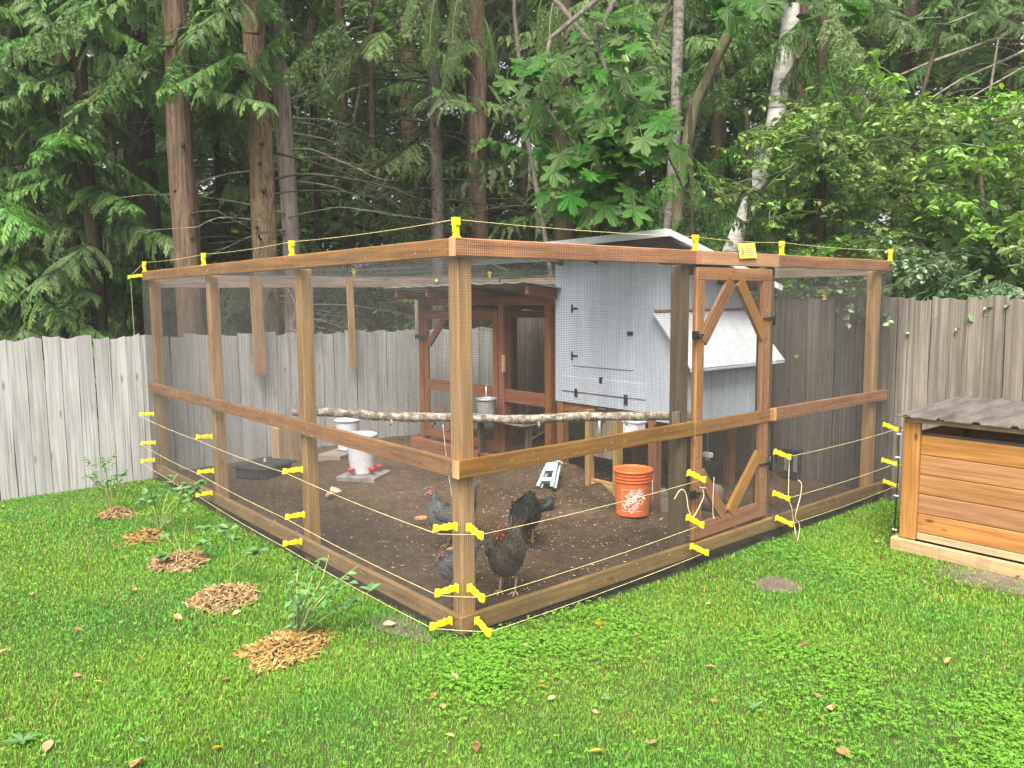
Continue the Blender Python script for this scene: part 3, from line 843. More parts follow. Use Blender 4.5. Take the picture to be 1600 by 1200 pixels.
# side door (thin proud panel), lower clean-out flap, hinges
sdoor = cp('side_door', (CX0-.003, (2.05+1.31)/2, (1.745+1.113)/2), (0.012, 0.735, 0.63))
flap = cp('cleanout_flap', (CX0-.003, (2.2+1.17)/2, 0.943), (0.012, 1.03, 0.135))
cp('copper_strip', (CX0-.005, 1.8, 0.873), (0.006, 0.78, 0.008), 'legwood')
def strap(y, z, n=1):
    m = MB().box((0, 0, 0), (0.008, 0.022, 0.075)).prism([(0, -.012), (-.075, -.006), (-.075, .006), (0, .012)], (-.001, 0, 0), (0, 1, 0), (0, 0, 1), -0.006)
    m.build('hinge', W['black'], coop, loc=(-0.009, y-CY0, z))
strap(2.05, 1.637); strap(2.05, 1.205)
for y, z, w, h in ((1.342, 1.429, .06, .035), (1.684, 1.005, .03, .055), (1.999, 0.868, .03, .075), (1.387, 0.858, .035, .085)):
    m = MB().box((0, 0, 0), (0.01, w, h)).box((-.008, 0, 0), (0.012, w*.5, h*.35))
    m.build('hinge' if h > .06 else 'latch', W['black'], coop, loc=(-0.011, y-CY0, z))
# vent mesh band and rafters under the roof
for y in (2.2, 1.75, 1.3):
    beam('rafter', (CX0-.185-CX0, y-CY0, 2.14), (4.15-CX0, y-CY0, 1.74), 0.038, 0.115, W['darkwood'], coop)
vy = np.arange(0.86, 2.36, 0.0127); vz = np.arange(2.06, 2.2, 0.0127)
a_ = np.stack([np.full_like(vy, CX0-.16-CX0), vy-CY0, np.full_like(vy, 2.05)], 1); b_ = a_.copy(); b_[:, 2] = 2.2
c_ = np.stack([np.full_like(vz, CX0-.161-CX0), np.full_like(vz, .86-CY0), vz], 1); d_ = c_.copy(); d_[:, 1] = 2.36-CY0
V, F = join([strands(a_, b_, .0011), strands(c_, d_, .0011)])
tag(link('vent_mesh', fast_mesh('vent_mesh', V, [F]), W['wire'], coop), kind='stuff')
# roof sheet: high edge over the side wall, falling towards +X
rm = MB()
nR, y0r, y1r = 40, 0.81-CY0, 2.38-CY0
vv = []
for i in range(nR+1):
    y = y0r+(y1r-y0r)*i/nR
    zz = 0.010*(1 if (i % 5) in (2,) else 0)
    for x, z in ((-0.2, 2.228), (1.42, 1.80)):
        vv.append((x, y, z+zz-.025*i/nR))
V = np.array(vv+[(x, y, z-0.012) for x, y, z in vv]); n = len(vv)
F = [(2*i, 2*i+1, 2*i+3, 2*i+2) for i in range(nR)] + [(n+2*i+2, n+2*i+3, n+2*i+1, n+2*i) for i in range(nR)]
F += [(2*i+2, n+2*i+2, n+2*i, 2*i) for i in range(nR)] + [(2*i, n+2*i, n+2*i+1, 2*i+1) for i in (0,)] + [(2*nR+1, n+2*nR+1, n+2*nR, 2*nR)]
link('roof', fast_mesh('roof', V, [np.array(F)]), W['metalroof'], coop)
m = MB().prism([(-.17, 2.205), (1.38, 1.795), (1.38, 1.78), (-.17, 2.19)], (0, y1r-.03, 0), (1, 0, 0), (0, 0, 1), y1r-y0r-.06)
m.build('roof_shade_sheet', W['darkwood'], coop)  # dark sheet added so the underside of the roof reads as shaded
beam('roof_trim', (-0.208, y0r-.01, 2.228), (-0.208, y1r, 2.203), 0.03, 0.06, W['fascia'], coop)
beam('roof_trim', (-0.19, y0r-.012, 2.232), (1.42, y0r-.012, 1.805), 0.02, 0.05, W['fascia'], coop)
# nest box
NB0, NY = 0.70, 0.76
for k in range(7):
    w = (1.2)/7
    cp('siding_panel', (CX0+w*(k+.5), NY+.008, (CZ0-.06+1.2)/2), (w-0.007, 0.016, 1.26-CZ0))
m = MB().prism([(CY0-CY0, CZ0-.06), (0, 1.575), (NY-CY0, 1.2), (NY-CY0, CZ0-.06)], (0.0, 0, 0), (0, 1, 0), (0, 0, 1), 0.016)
m.build('nest_box_side', W['white'], coop)
m = MB().prism([(CY0-CY0, CZ0-.06), (0, 1.575), (NY-CY0, 1.2), (NY-CY0, CZ0-.06)], (1.184, 0, 0), (0, 1, 0), (0, 0, 1), 0.016)
m.build('nest_box_side', W['white'], coop)
cp('nest_box_floor', (CX0+.6, (NY+CY0)/2, CZ0-.045), (1.16, CY0-NY-.03, 0.02))
lid = link('nest_box_lid', None, None, coop)
for k in range(7):     # the lid is boarded in strips
    w = 1.34/7; x = -0.06+w*(k+.5)
    beam('lid_board', (x, 0.005, 1.612), (x, -0.395, 1.165), w-0.004, 0.016, W['lidwhite'], lid, up=(0, 0.6, 0.8), bevel=0.002)
boxo('lid_hinge_rail', (0.6, -.012, 1.622), (1.3, 0.018, 0.022), W['legwood'], lid)
beam('lid_edge', (-0.06, -0.392, 1.152), (1.28, -0.392, 1.152), 0.016, 0.02, W['white'], lid)
# legs and the pop door under the coop
for x, y in ((0.05, 0.05), (0.05, CY1-CY0-.05), (1.12, .05), (1.12, CY1-CY0-.05)):
    beam('leg', (x, y, -0.05), (x, y, CZ0+.002), 0.08, 0.08, W['legwood'], coop, up=(0, 1, 0))
beam('leg_rail', (0.045, 0.0, CZ0-.048), (0.045, CY1-CY0, CZ0-.048), 0.038, 0.089, W['legwood'], coop)
beam('leg_rail', (0.0, 0.02, CZ0-.052), (1.2, 0.02, CZ0-.052), 0.038, 0.089, W['legwood'], coop)
pop = link('pop_door', None, None, coop)
for y in (1.77, 1.43):
    beam('jamb', (-0.06, y-CY0, -0.02), (-0.06, y-CY0, 0.74), 0.075, 0.05, W['post'], pop, up=(0, 1, 0))
boxo('sill', (-0.06, 1.6-CY0, 0.05), (0.05, 0.27, 0.13), W['post'], pop)
boxo('metal_door', (-0.05, 1.6-CY0, 0.5), (0.012, 0.27, 0.36), W['oldwood'], pop)
MB().tube([(-0.09, 1.62-CY0, 0.38), (-0.09, 1.62-CY0, 0.74)], 0.014, 12).build('lift_tube', W['steel'], pop)
boxo('motor_box', (-0.08, 1.61-CY0, 0.735), (0.06, 0.11, 0.06), W['black'], pop)
# coop roof netting wire loop etc is part of the run

# feed box, hung bottle
fb = thing('feed_box', 'white plastic feed box with printed label hanging below the coop edge', 'feeder', (2.55, 1.08, 0.6))
boxo('body', (0, 0, 0.06), (0.1, 0.16, 0.12), W['whiteplastic'], fb, 0.008)
boxo('lid', (0, 0, 0.128), (0.115, 0.175, 0.015), W['whiteplastic'], fb, 0.004)
boxo('label_print', (-0.0515, 0, 0.055), (0.002, 0.09, 0.05), W['letter'], fb, 0)
MB().tube([(0.03, 0, .13), (0.15, 0, .18)], 0.003, 6).build('hook', W['steel'], fb)
bt = thing('water_nipple', 'small white drinker block hanging inside the run door', 'drinker', (3.3, 0.9, 0.38))
boxo('body', (0, 0, 0), (0.05, 0.085, 0.045), W['whiteplastic'], bt, 0.01)
boxo('foot', (0, 0, -.035), (0.03, 0.04, 0.03), W['steel'], bt, 0.004)
MB().tube([(0, 0, .02), (0.05, .04, .2), (.12, .05, .42)], 0.004, 6).build('hose', W['steel'], bt)

# ================================================================== BROWN WOOD ENCLOSURE
BX = 2.8
be = thing('wooden_pen', 'red brown timber framed pen with lattice door and tin roof behind the corner post', 'pen', (BX, 3.0, 0))
def bp(name, p0, p1, w, h, mat='redwood', up=(0, 1, 0), parent=be):
    return beam(name, (p0[0]-BX, p0[1]-3.0, p0[2]), (p1[0]-BX, p1[1]-3.0, p1[2]), w, h, W[mat], parent, up)
for y in (4.58, 3.1, 2.4):
    bp('post', (BX+.045, y, -0.05), (BX+.045, y, 1.67), 0.085, 0.085)
for y in (4.58, 2.4):
    bp('post', (BX+1.4, y, -0.05), (BX+1.4, y, 1.5), 0.085, 0.085)
bp('top_plate', (BX+.045, 2.3, 1.712), (BX+.045, 4.66, 1.7), 0.04, 0.085, up=(0, 0, 1))
bp('top_plate', (BX+1.4, 2.3, 1.54), (BX+1.4, 4.66, 1.54), 0.04, 0.085, up=(0, 0, 1))
bp('mid_rail', (BX+.03, 2.44, 0.745), (BX+.03, 3.06, 0.745), 0.038, 0.13, up=(0, 0, 1))
bp('bottom_rail', (BX+.03, 2.44, 0.06), (BX+.03, 3.06, 0.06), 0.038, 0.14, up=(0, 0, 1))
bp('threshold', (BX-.03, 3.05, 0.05), (BX-.03, 4.72, 0.05), 0.1, 0.12, up=(0, 0, 1))
for y in (4.52, 3.9, 3.2, 2.28):
    bp('rafter', (BX-.36, y, 1.80+.005*(4.5-y)), (BX+1.5, y, 1.60), 0.04, 0.09, up=(0, 0, 1))
pd = link('lattice_door', None, None, be)
tag(pd, 'hinged door with a pointed arch of braces')
def pdp(name, y0, z0, y1, z1, w, x=BX+.02):
    return beam(name, (x-BX, y0-3.0, z0), (x-BX, y1-3.0, z1), w, 0.03, W['redwood'], pd, up=(1, 0, 0))
pdp('stile', 4.48, 0.15, 4.48, 1.6, .08); pdp('stile', 3.2, 0.15, 3.2, 1.6, .08)
pdp('door_rail', 4.44, 1.56, 3.24, 1.56, .1); pdp('door_rail', 4.44, .76, 3.24, .76, .12); pdp('door_rail', 4.44, .2, 3.24, .2, .1)
pdp('brace', 4.42, 1.22, 4.1, 1.52, .08, BX+.012); pdp('brace', 3.98, 1.52, 3.66, 1.22, .08, BX+.012)
pdp('brace', 4.42, .26, 4.22, .5, .06, BX+.012); pdp('brace', 4.05, .26, 4.22, .5, .06, BX+.01); pdp('brace', 4.02, .26, 3.85, .5, .06, BX+.012); pdp('brace', 3.66, .26, 3.85, .5, .06, BX+.01)
boxo('hinge', (-.025, 4.54-3.0, 1.3), (0.015, 0.22, 0.05), W['black'], be, 0.002)
boxo('latch_block', (-.03, 3.02-3.0, 1.08), (0.03, 0.03, 0.17), W['pale'], be)
V, F = [], []
for i in range(31):
    y = 2.2-3.0+(4.72-2.2)*i/30; zz = 0.012*(1 if i % 3 == 1 else 0)
    for x, z in ((-0.4, 1.868+.012*(30-i)/30), (1.6, 1.63)):
        V.append((x, y, z+zz))
n = len(V); V = V+[(x, y, z-.01) for x, y, z in V]
F = [(2*i, 2*i+1, 2*i+3, 2*i+2) for i in range(30)]+[(n+2*i+2, n+2*i+3, n+2*i+1, n+2*i) for i in range(30)]
F += [(2*i+2, n+2*i+2, n+2*i, 2*i) for i in range(30)]+[(0, n, n+1, 1), (2*30+1, n+2*30+1, n+2*30, 2*30)]
link('roof', fast_mesh('roof', V, [np.array(F)]), W['metalroof'], be)
# roosting bench, pail, ramp inside the pen
bench = thing('plank_bench', 'low grey plank bench standing inside the brown wooden pen', 'bench', (2.95, 3.0, 0))
for k in range(2): boxo('seat_plank', (-.28, 0, 0.515) if k == 0 else (-.13, 0, .515), (0.13, 0.9, 0.03), W['oldwood'], bench)
for s in (-1, 1): boxo('leg', (-.2, s*.38, 0.24), (0.06, 0.04, 0.52), W['darkwood'], bench)
def pail(label, loc, r0, r1, h, mat, bail=True, ribs=0):
    t = thing('bucket', label, 'bucket', loc)
    prof = [(0.001, 0.004), (r0, 0.004), (r0+.003, 0.0), (r0+.004, .01)]
    N = 14
    for i in range(1, N+1):
        q = i/N; z = .01+(h-.03)*q; r = r0+(r1-r0)*q
        prof.append((r, z))
    prof += [(r1+.009, h-.018), (r1+.009, h), (r1-.004, h), (r1-.006, h-.02), (r0-.004, .012), (0.001, .01)]
    body = MB().lathe(prof, 40).build('body', mat, t)
    for k in range(ribs):
        z = h-0.035-0.026*k; r = r0+(r1-r0)*z/h
        MB().lathe([(r, z-.006), (r+.008, z-.005), (r+.008, z+.001), (r, z+.002)], 40).build('rim_ring', mat, t)
    return t, body
t, _ = pail('small galvanised pail with raised bail on the bench in the wooden pen', (2.62, 3.12, 0.53), 0.085, 0.1, 0.2, W['metalroof'])
MB().tube([(.0+.1*math.cos(a)*-.62, -.1*math.cos(a)*.78, .19+.16*math.sin(a)) for a in np.linspace(0, math.pi, 15)], .004, 6).build('bail', W['steel'], t)
ramp_ = thing('ramp_board', 'thin dark cleated ramp board leaning inside the wooden pen', 'ramp', (3.2, 2.75, 0.2))
beam('board', (0, .35, 0), (0, -.3, .35), 0.2, 0.02, W['oldwood'], ramp_)
for k in range(5): beam('cleat', (-.09, .25-.11*k, .08+.06*k), (.09, .25-.11*k, .08+.06*k), .02, .015, W['oldwood'], ramp_)

# ---- orange bucket with print
ob, obody = pail('orange plastic bucket with white print standing in front of the coop leg', (2.437, 0.99, 0.0), 0.13, 0.15, 0.37, W['orange'], ribs=3)
def wrap_text(txt, size, cx, cy, ang, parent, mat, r0, r1, h, face, name='lettering'):
    cu = bpy.data.curves.new(name, 'FONT'); cu.body = txt; cu.size = size; cu.align_x = 'CENTER'; cu.align_y = 'CENTER'
    cu.resolution_u = 3; cu.offset = size*0.035
    tmp = bpy.data.objects.new(name, cu); col.objects.link(tmp)
    dg = bpy.context.evaluated_depsgraph_get(); dg.update()
    me = bpy.data.meshes.new_from_object(tmp.evaluated_get(dg)); bpy.data.objects.remove(tmp)
    ca, sa = math.cos(ang), math.sin(ang)
    for v in me.vertices:
        x = cx+v.co.x*ca-v.co.y*sa; z = cy+v.co.x*sa+v.co.y*ca
        r = r0+(r1-r0)*z/h+.0015
        a = face+x/r
        v.co = (r*math.cos(a), r*math.sin(a), z)
    me.materials.clear(); me.materials.append(mat)
    return link(name, me, None, parent)
def wrap_strip(x0, z0, x1, z1, w, parent, mat, r0, r1, h, face):
    V, F = [], []
    d = np.array((x1-x0, z1-z0)); L = np.hypot(*d); nn = np.array((-d[1], d[0]))/L*w/2
    N = 12
    for i in range(N+1):
        p = np.array((x0, z0))+d*i/N
        for s in (-1, 1):
            q = p+nn*s; r = r0+(r1-r0)*q[1]/h+.0012; a = face+q[0]/r
            V.append((r*math.cos(a), r*math.sin(a), q[1]))
    F = [(2*i, 2*i+1, 2*i+3, 2*i+2) for i in range(N)]
    return link('print_line', fast_mesh('print_line', V, [np.array(F)]), mat, parent)
face = math.atan2(CAM[1]-0.99, CAM[0]-2.437)+0.04
bk = dict(parent=obody, mat=W['letter'], r0=.13, r1=.15, h=.37, face=face)
# (lettering runs up from lower left to upper right)
wrap_text('THE', 0.045, -0.028, 0.185, R_(42), **bk)
wrap_text('HOME', 0.072, -0.003, 0.148, R_(42), **bk)
wrap_text('DEPOT', 0.056, 0.04, 0.105, R_(42), **bk)
wrap_strip(-.09, .05, .085, .05, .004, **bk); wrap_strip(.085, .05, .085, .225, .004, **bk)
wrap_strip(.085, .225, -.09, .225, .004, **bk); wrap_strip(-.09, .225, -.09, .05, .004, **bk)
wrap_strip(-.045, .135, .03, .138, .016, **bk)
a0 = face+math.pi/2
MB().tube([(.156*math.cos(a0)-.05*math.cos(face)*-math.sin(s_)*1.6, .156*math.sin(a0)-.05*math.sin(face)*-math.sin(s_)*1.6, .3-.16*math.sin(s_)) for s_ in np.linspace(0, math.pi/2, 8)], .0028, 6).build('bail', W['steel'], ob)
boxo('bail_ear', (.15*math.cos(a0), .15*math.sin(a0), .3), (.03, .03, .035), W['orange'], ob)
# planks and boards leaning by the coop legs
for k, (x, y, rz, lab) in enumerate(((2.68, 0.86, .5, 'shorter of two grey planks leaning behind the orange bucket'), (2.78, 0.82, .5, 'taller outer of two grey planks leaning behind the orange bucket'))):
    t = thing('plank', lab, 'plank', (x, y, 0), rz, 'planks leaning by the coop')
    w = 0.07
    poly = [(-w/2, 0), (w/2, 0), (w/2, .17+.02*k), (w/2-.02, .2+.02*k), (-w/2+.01, .2+.02*k), (-w/2, .18)]
    MB().prism(poly, (0, 0, -.01), (0.55, -0.83, 0), (0.1, 0.12, 1), .022).build('board', W['oldwood'], t, .003)
t = thing('stump', 'short rounded log stump standing inside the run door', 'stump', (3.04, .66, 0))
MB().lathe([(.001, 0), (.1, 0), (.097, .1), (.092, .17), (.07, .195), (.001, .2)], 24).build('body', W['oldwood'], t)
t = thing('feed_tube', 'pair of dark wire gauge tubes standing by the right fence inside the run', 'feeder', (4.45, .78, 0.0))
for s in (-.05, .05):
    boxo('tube', (0, s, .15), (.05, .07, .26), W['rubber'], t, .006); boxo('window', (-.028, s, .17), (.006, .04, .16), W['steel'], t, .001); boxo('cap', (0, s, .29), (.06, .085, .025), W['rubber'], t, .004)

# ---- waterer with red cups, second white bucket
pv = thing('concrete_paver', 'square concrete paver under the white waterer bucket', 'paver', (1.47, 3.6, 0.02), .6)
boxo('slab', (0, 0, 0), (.4, .4, .05), W['stone'], pv, .008)
wt, wb = pail('white waterer bucket with red drinking cups on a paver', (1.47, 3.64, 0.045), .115, .145, .37, W['whiteplastic'])
MB().lathe([(.15, .36), (.158, .362), (.158, .382), (.145, .392), (.001, .392)], 40).build('lid', W['whiteplastic'], wt)
fw = math.atan2(CAM[1]-3.64, CAM[0]-1.47)
for da in (-.72, .62, 1.55, 2.9):
    a = fw+da; c, s = math.cos(a), math.sin(a)
    cupo = MB()
    cupo.lathe([(.001, -.03), (.018, -.028), (.03, .0), (.034, .012), (.03, .012), (.02, -.012), (.001, -.018)], 18)
    cupo.box((-.03*c, -.03*s, 0.0), (.02, .02, .02))
    cupo.build('drinking_cup', W['redplastic'], wt, loc=(c*.158, s*.158, .055))
t2, _ = pail('white plastic bucket behind the waterer on a wooden plank', (1.9, 4.72, 0.07), .11, .135, .34, W['whiteplastic'])
t = thing('plank_block', 'short grey wooden plank block under the rear white bucket', 'plank', (1.82, 4.7, 0.02), .5)
boxo('block', (0, 0, 0), (.55, .3, .09), W['oldwood'], t, .006)
t = thing('wood_block', 'pale wooden block standing behind the left end of the birch perch', 'block', (1.25, 4.9, .0), .3)
boxo('block', (0, 0, .18), (.3, .12, .4), W['pale'], t, .006)

# ---- black tub
tub = thing('rubber_tub', 'low square black rubber tub with a lid near the back fence', 'tub', (.78, 4.38, 0.0), R_(28))
m = MB().prism([(-.21, -.19), (.21, -.19), (.21, .19), (-.21, .19)], (0, 0, 0), (1, 0, 0), (0, 1, 0), .1)
m.build('body', W['rubber'], tub, .02)
boxo('lid', (0, 0, .112), (.48, .44, .022), W['rubber'], tub, .008)
boxo('lid_rib', (0, 0, .126), (.4, .36, .008), W['rubber'], tub, .004)
boxo('handle', (.02, 0, .145), (.02, .02, .04), W['whiteplastic'], tub, .003)

# ---- folding step stool leaning on the soil heap
st = thing('step_stool', 'pale mint plastic folding step stool leaning on the soil heap', 'stool', (2.40, 1.98, .045))
st.rotation_euler = (R_(-10), R_(30), R_(-6))
def stool_panel(dx):
    m = MB(); O, AX, AY = (dx, 0, 0), (0, 1, 0), (0, 0, 1); th = .012
    m.prism([(-.115, 0), (-.075, 0), (-.066, .05), (-.06, .13), (-.055, .19), (-.085, .19)], O, AX, AY, th)
    m.prism([(.075, 0), (.115, 0), (.085, .19), (.055, .19), (.06, .13), (.066, .05)], O, AX, AY, th)
    m.prism([(-.066, .05), (.066, .05), (.062, .088), (-.062, .088)], O, AX, AY, th)
    m.prism([(-.085, .1505), (.085, .1505), (.078, .235), (-.078, .235)], (dx+.003, 0, 0), AX, AY, th)
    return m
stool_panel(-.026).build('leg_frame', W['mint'], st, .002)
stool_panel(.012).build('leg_frame', W['mint'], st, .002)
boxo('seat', (-.003, 0, .243), (.06, .19, .018), W['mint'], st, .004)

# ---- corn cobs, small bits
def cob(label, loc, rz, L=.12):
    t = thing('corn_cob', label, 'corn cob', loc, rz, 'corn cobs on the run floor')
    MB().tube([(-L/2, 0, 0), (-L*.3, 0, .004), (0, 0, .004), (L*.35, 0, .002), (L/2, 0, 0)], [.008, .022, .025, .02, .008], 10, wob=.06).build('cob', W['cob'], t)
    return t
cob('pecked corn cob with torn husk on the soil by the left middle post', (.82, 3.05, .04), .6, .13)
m = MB()
for k in range(4): m.prism([(0, -.012), (.07, -.02), (.1, 0), (.07, .02), (0, .012)], (.05, 0, 0), (math.cos(k*.35-.5), math.sin(k*.35-.5), .1+.1*k), (-math.sin(k*.35-.5), math.cos(k*.35-.5), 0), .002)
m.build('husk', W['shaving'], [o for o in bpy.data.objects if o.name == 'corn_cob'][0])
cob('bare corn cob lying on the soil beside the upright grey hen', (1.0, 1.88, .035), 2.5, .11)
# shavings and pale specks on the soil
n = 2600
x = RG.uniform(.15, 3.4, n); y = RG.uniform(.15, 5.1, n)
keep = (RG.random(n) < np.clip(1.25-np.hypot(x-1.9, y-.9)*.42, .12, 1))
x, y = x[keep], y[keep]; n = len(x)
z = soil_z(x, y)+.003
a = RG.uniform(0, 6.28, n); L = RG.uniform(.004, .014, n); w = RG.uniform(.003, .006, n)
P = np.zeros((n, 4, 3))
for k, (u_, v_) in enumerate(((-1, -.5), (1, -.5), (.7, .6), (-.8, .5))):
    P[:, k, 0] = x+np.cos(a)*u_*L-np.sin(a)*v_*w; P[:, k, 1] = y+np.sin(a)*u_*L+np.cos(a)*v_*w
    P[:, k, 2] = z+RG.uniform(0, .006, n)
tag(link('wood_shavings', fast_mesh('wood_shavings', P.reshape(-1, 3), [np.arange(4*n).reshape(n, 4)]), W['shaving']), 'pale wood shavings scattered over the run floor', None, kind='stuff')
n = 5200
x = RG.uniform(.1, 3.6, n); y = RG.uniform(.1, 5.2, n); z = soil_z(x, y); s = RG.uniform(.004, .016, n)*RG.uniform(.4, 1, n)
oct_ = np.array(((1, 0, 0), (-1, 0, 0), (0, 1, 0), (0, -1, 0), (0, 0, .8), (0, 0, -.8)))
P = oct_[None]*s[:, None, None]*RG.uniform(.6, 1.3, (n, 6, 1)) + np.stack([x, y, z+.001], 1)[:, None, :]
T = np.array(((0, 2, 4), (2, 1, 4), (1, 3, 4), (3, 0, 4), (2, 0, 5), (1, 2, 5), (3, 1, 5), (0, 3, 5)))
FF = (T[None]+np.arange(n)[:, None, None]*6).reshape(-1, 3)
tag(link('soil_clods', fast_mesh('soil_clods', P.reshape(-1, 3), [FF]), W['soil']), 'small crumbs of soil over the run floor', None, kind='stuff')

# ---- birch perch
pts = []
for i in range(25):
    q = i/24
    p = Vector((.03, 1.99, .962)).lerp(Vector((1.965, .045, .945)), q)
    p.z -= .035*math.sin(math.pi*min(1, q*1.1)) - .006*math.sin(q*19)
    p.x += .012*math.sin(q*9); pts.append(p)
pm = MB().tube(pts, [.029+.003*math.sin(i*1.9)+.003*random.random() for i in range(25)], 16, wob=.08)
pch = tag(pm.build('perch_log', W['perch']), 'lichened birch log perch laid across the near corner of the run on its mid rails', 'log')
for p in (pts[6], pts[11], pts[15], pts[20]):
    MB().tube([p, p+Vector((-.02, -.03, -.055))], [.016, .007], 8).build('knot_stub', W['perch'], pch)
# perch cleats belong to the run
boxo('perch_cleat', (.05, 1.9, .95), (.03, .05, .09), W['sill'], run, .004)
boxo('perch_cleat', (1.8, .055, .945), (.06, .03, .09), W['oldwood'], run, .004)

# ================================================================== CEDAR BOX on the right
KX, KY0, KY1, KD = 3.4, -0.70, -2.1, 1.0
kb = thing('cedar_box', 'orange cedar plank storage box with brown corrugated roof beside the right fence', 'storage box', (KX, KY0, 0))
G0 = -0.1
def kp(name, c, d, mat='cedar', bevel=.004): return boxo(name, (c[0]-KX, c[1]-KY0, c[2]), d, W[mat], kb, bevel)
kp('corner_post', (KX+.02, KY0-.055, .42), (.04, .11, .84))
kp('corner_post', (KX+.02, KY1+.055, .42), (.04, .11, .84))
kp('corner_post', (KX+KD-.02, KY0-.055, .42), (.04, .11, .84))
zs = [.0, .055, .195, .335, .475, .615, .755]
for k in range(6):
    z0, z1 = zs[k], zs[k+1]
    o = kp('plank', (KX+.034, (KY0-.112+KY1+.11)/2, (z0+z1)/2), (.022, KY0-KY1-.222, z1-z0-.004))
    if k in (0, 1): o['label'] = 'duller faded bottom plank'; o.data.materials[0] = W['pale'] if k == 0 else W['cedar']
for k in range(6):
    z0, z1 = zs[k], zs[k+1]
    kp('end_plank', (KX+KD/2, KY0-.03, (z0+z1)/2), (KD-.09, .022, z1-z0-.004))
    kp('end_plank', (KX+KD/2, KY1+.03, (z0+z1)/2), (KD-.09, .022, z1-z0-.004))
    kp('end_plank', (KX+KD-.034, (KY0+KY1)/2, (z0+z1)/2), (.022, KY0-KY1-.24, z1-z0-.004))
kp('inner_back', (KX+.12, (KY0+KY1)/2, .4), (.012, KY0-KY1-.16, .72), 'oldwood')
kp('eave_rail', (KX+.018, (KY0+KY1)/2, .857), (.036, KY0-KY1+.0, .034), 'pale')
kp('base_board', (KX-.03, (KY0+KY1)/2+.01, -.045), (.045, KY0-KY1+.06, .09), 'pale', .006)
kp('base_board', (KX+KD/2, KY0+.028, -.045), (KD, .045, .09), 'pale', .006)
V, F = [], []
ys = []
y = KY0+.045
rows = []
while y > KY1-.06:
    for dy, dz in ((0, 0), (.055, 0), (.072, .016), (.1, .016), (.117, 0), (.17, 0.003)):
        rows.append((y-dy, dz))
    y -= .225
for y, dz in rows:
    for x, z in ((KX-.06, .885), (KX+KD+.02, .93)): V.append((x-KX, y-KY0, z+dz))
n = len(V); nr = len(rows)
V = V+[(x, y, z-.006) for x, y, z in V]
F = [(2*i, 2*i+1, 2*i+3, 2*i+2) for i in range(nr-1)]+[(n+2*i+2, n+2*i+3, n+2*i+1, n+2*i) for i in range(nr-1)]
F += [(2*i+2, n+2*i+2, n+2*i, 2*i) for i in range(nr-1)]+[(0, n, n+1, 1), (2*nr-1, n+2*nr-1, n+2*nr-2, 2*nr-2)]
link('roof', fast_mesh('roof', V, [np.array(F)[:, ::-1]]), W['brownroof'], kb)
MB().tube([(KX-.0-KX, .02, .8), (-.012, .03, .7), (-.01, .022, .5), (-.012, .025, .3), (-.014, .028, .02)], .006, 8).build('power_cord', W['black'], kb)
for z in (.75, .58, .3, .05): boxo('cord_clip', (-.014, .028, z), (.012, .03, .01), W['whiteplastic'], kb, .002)

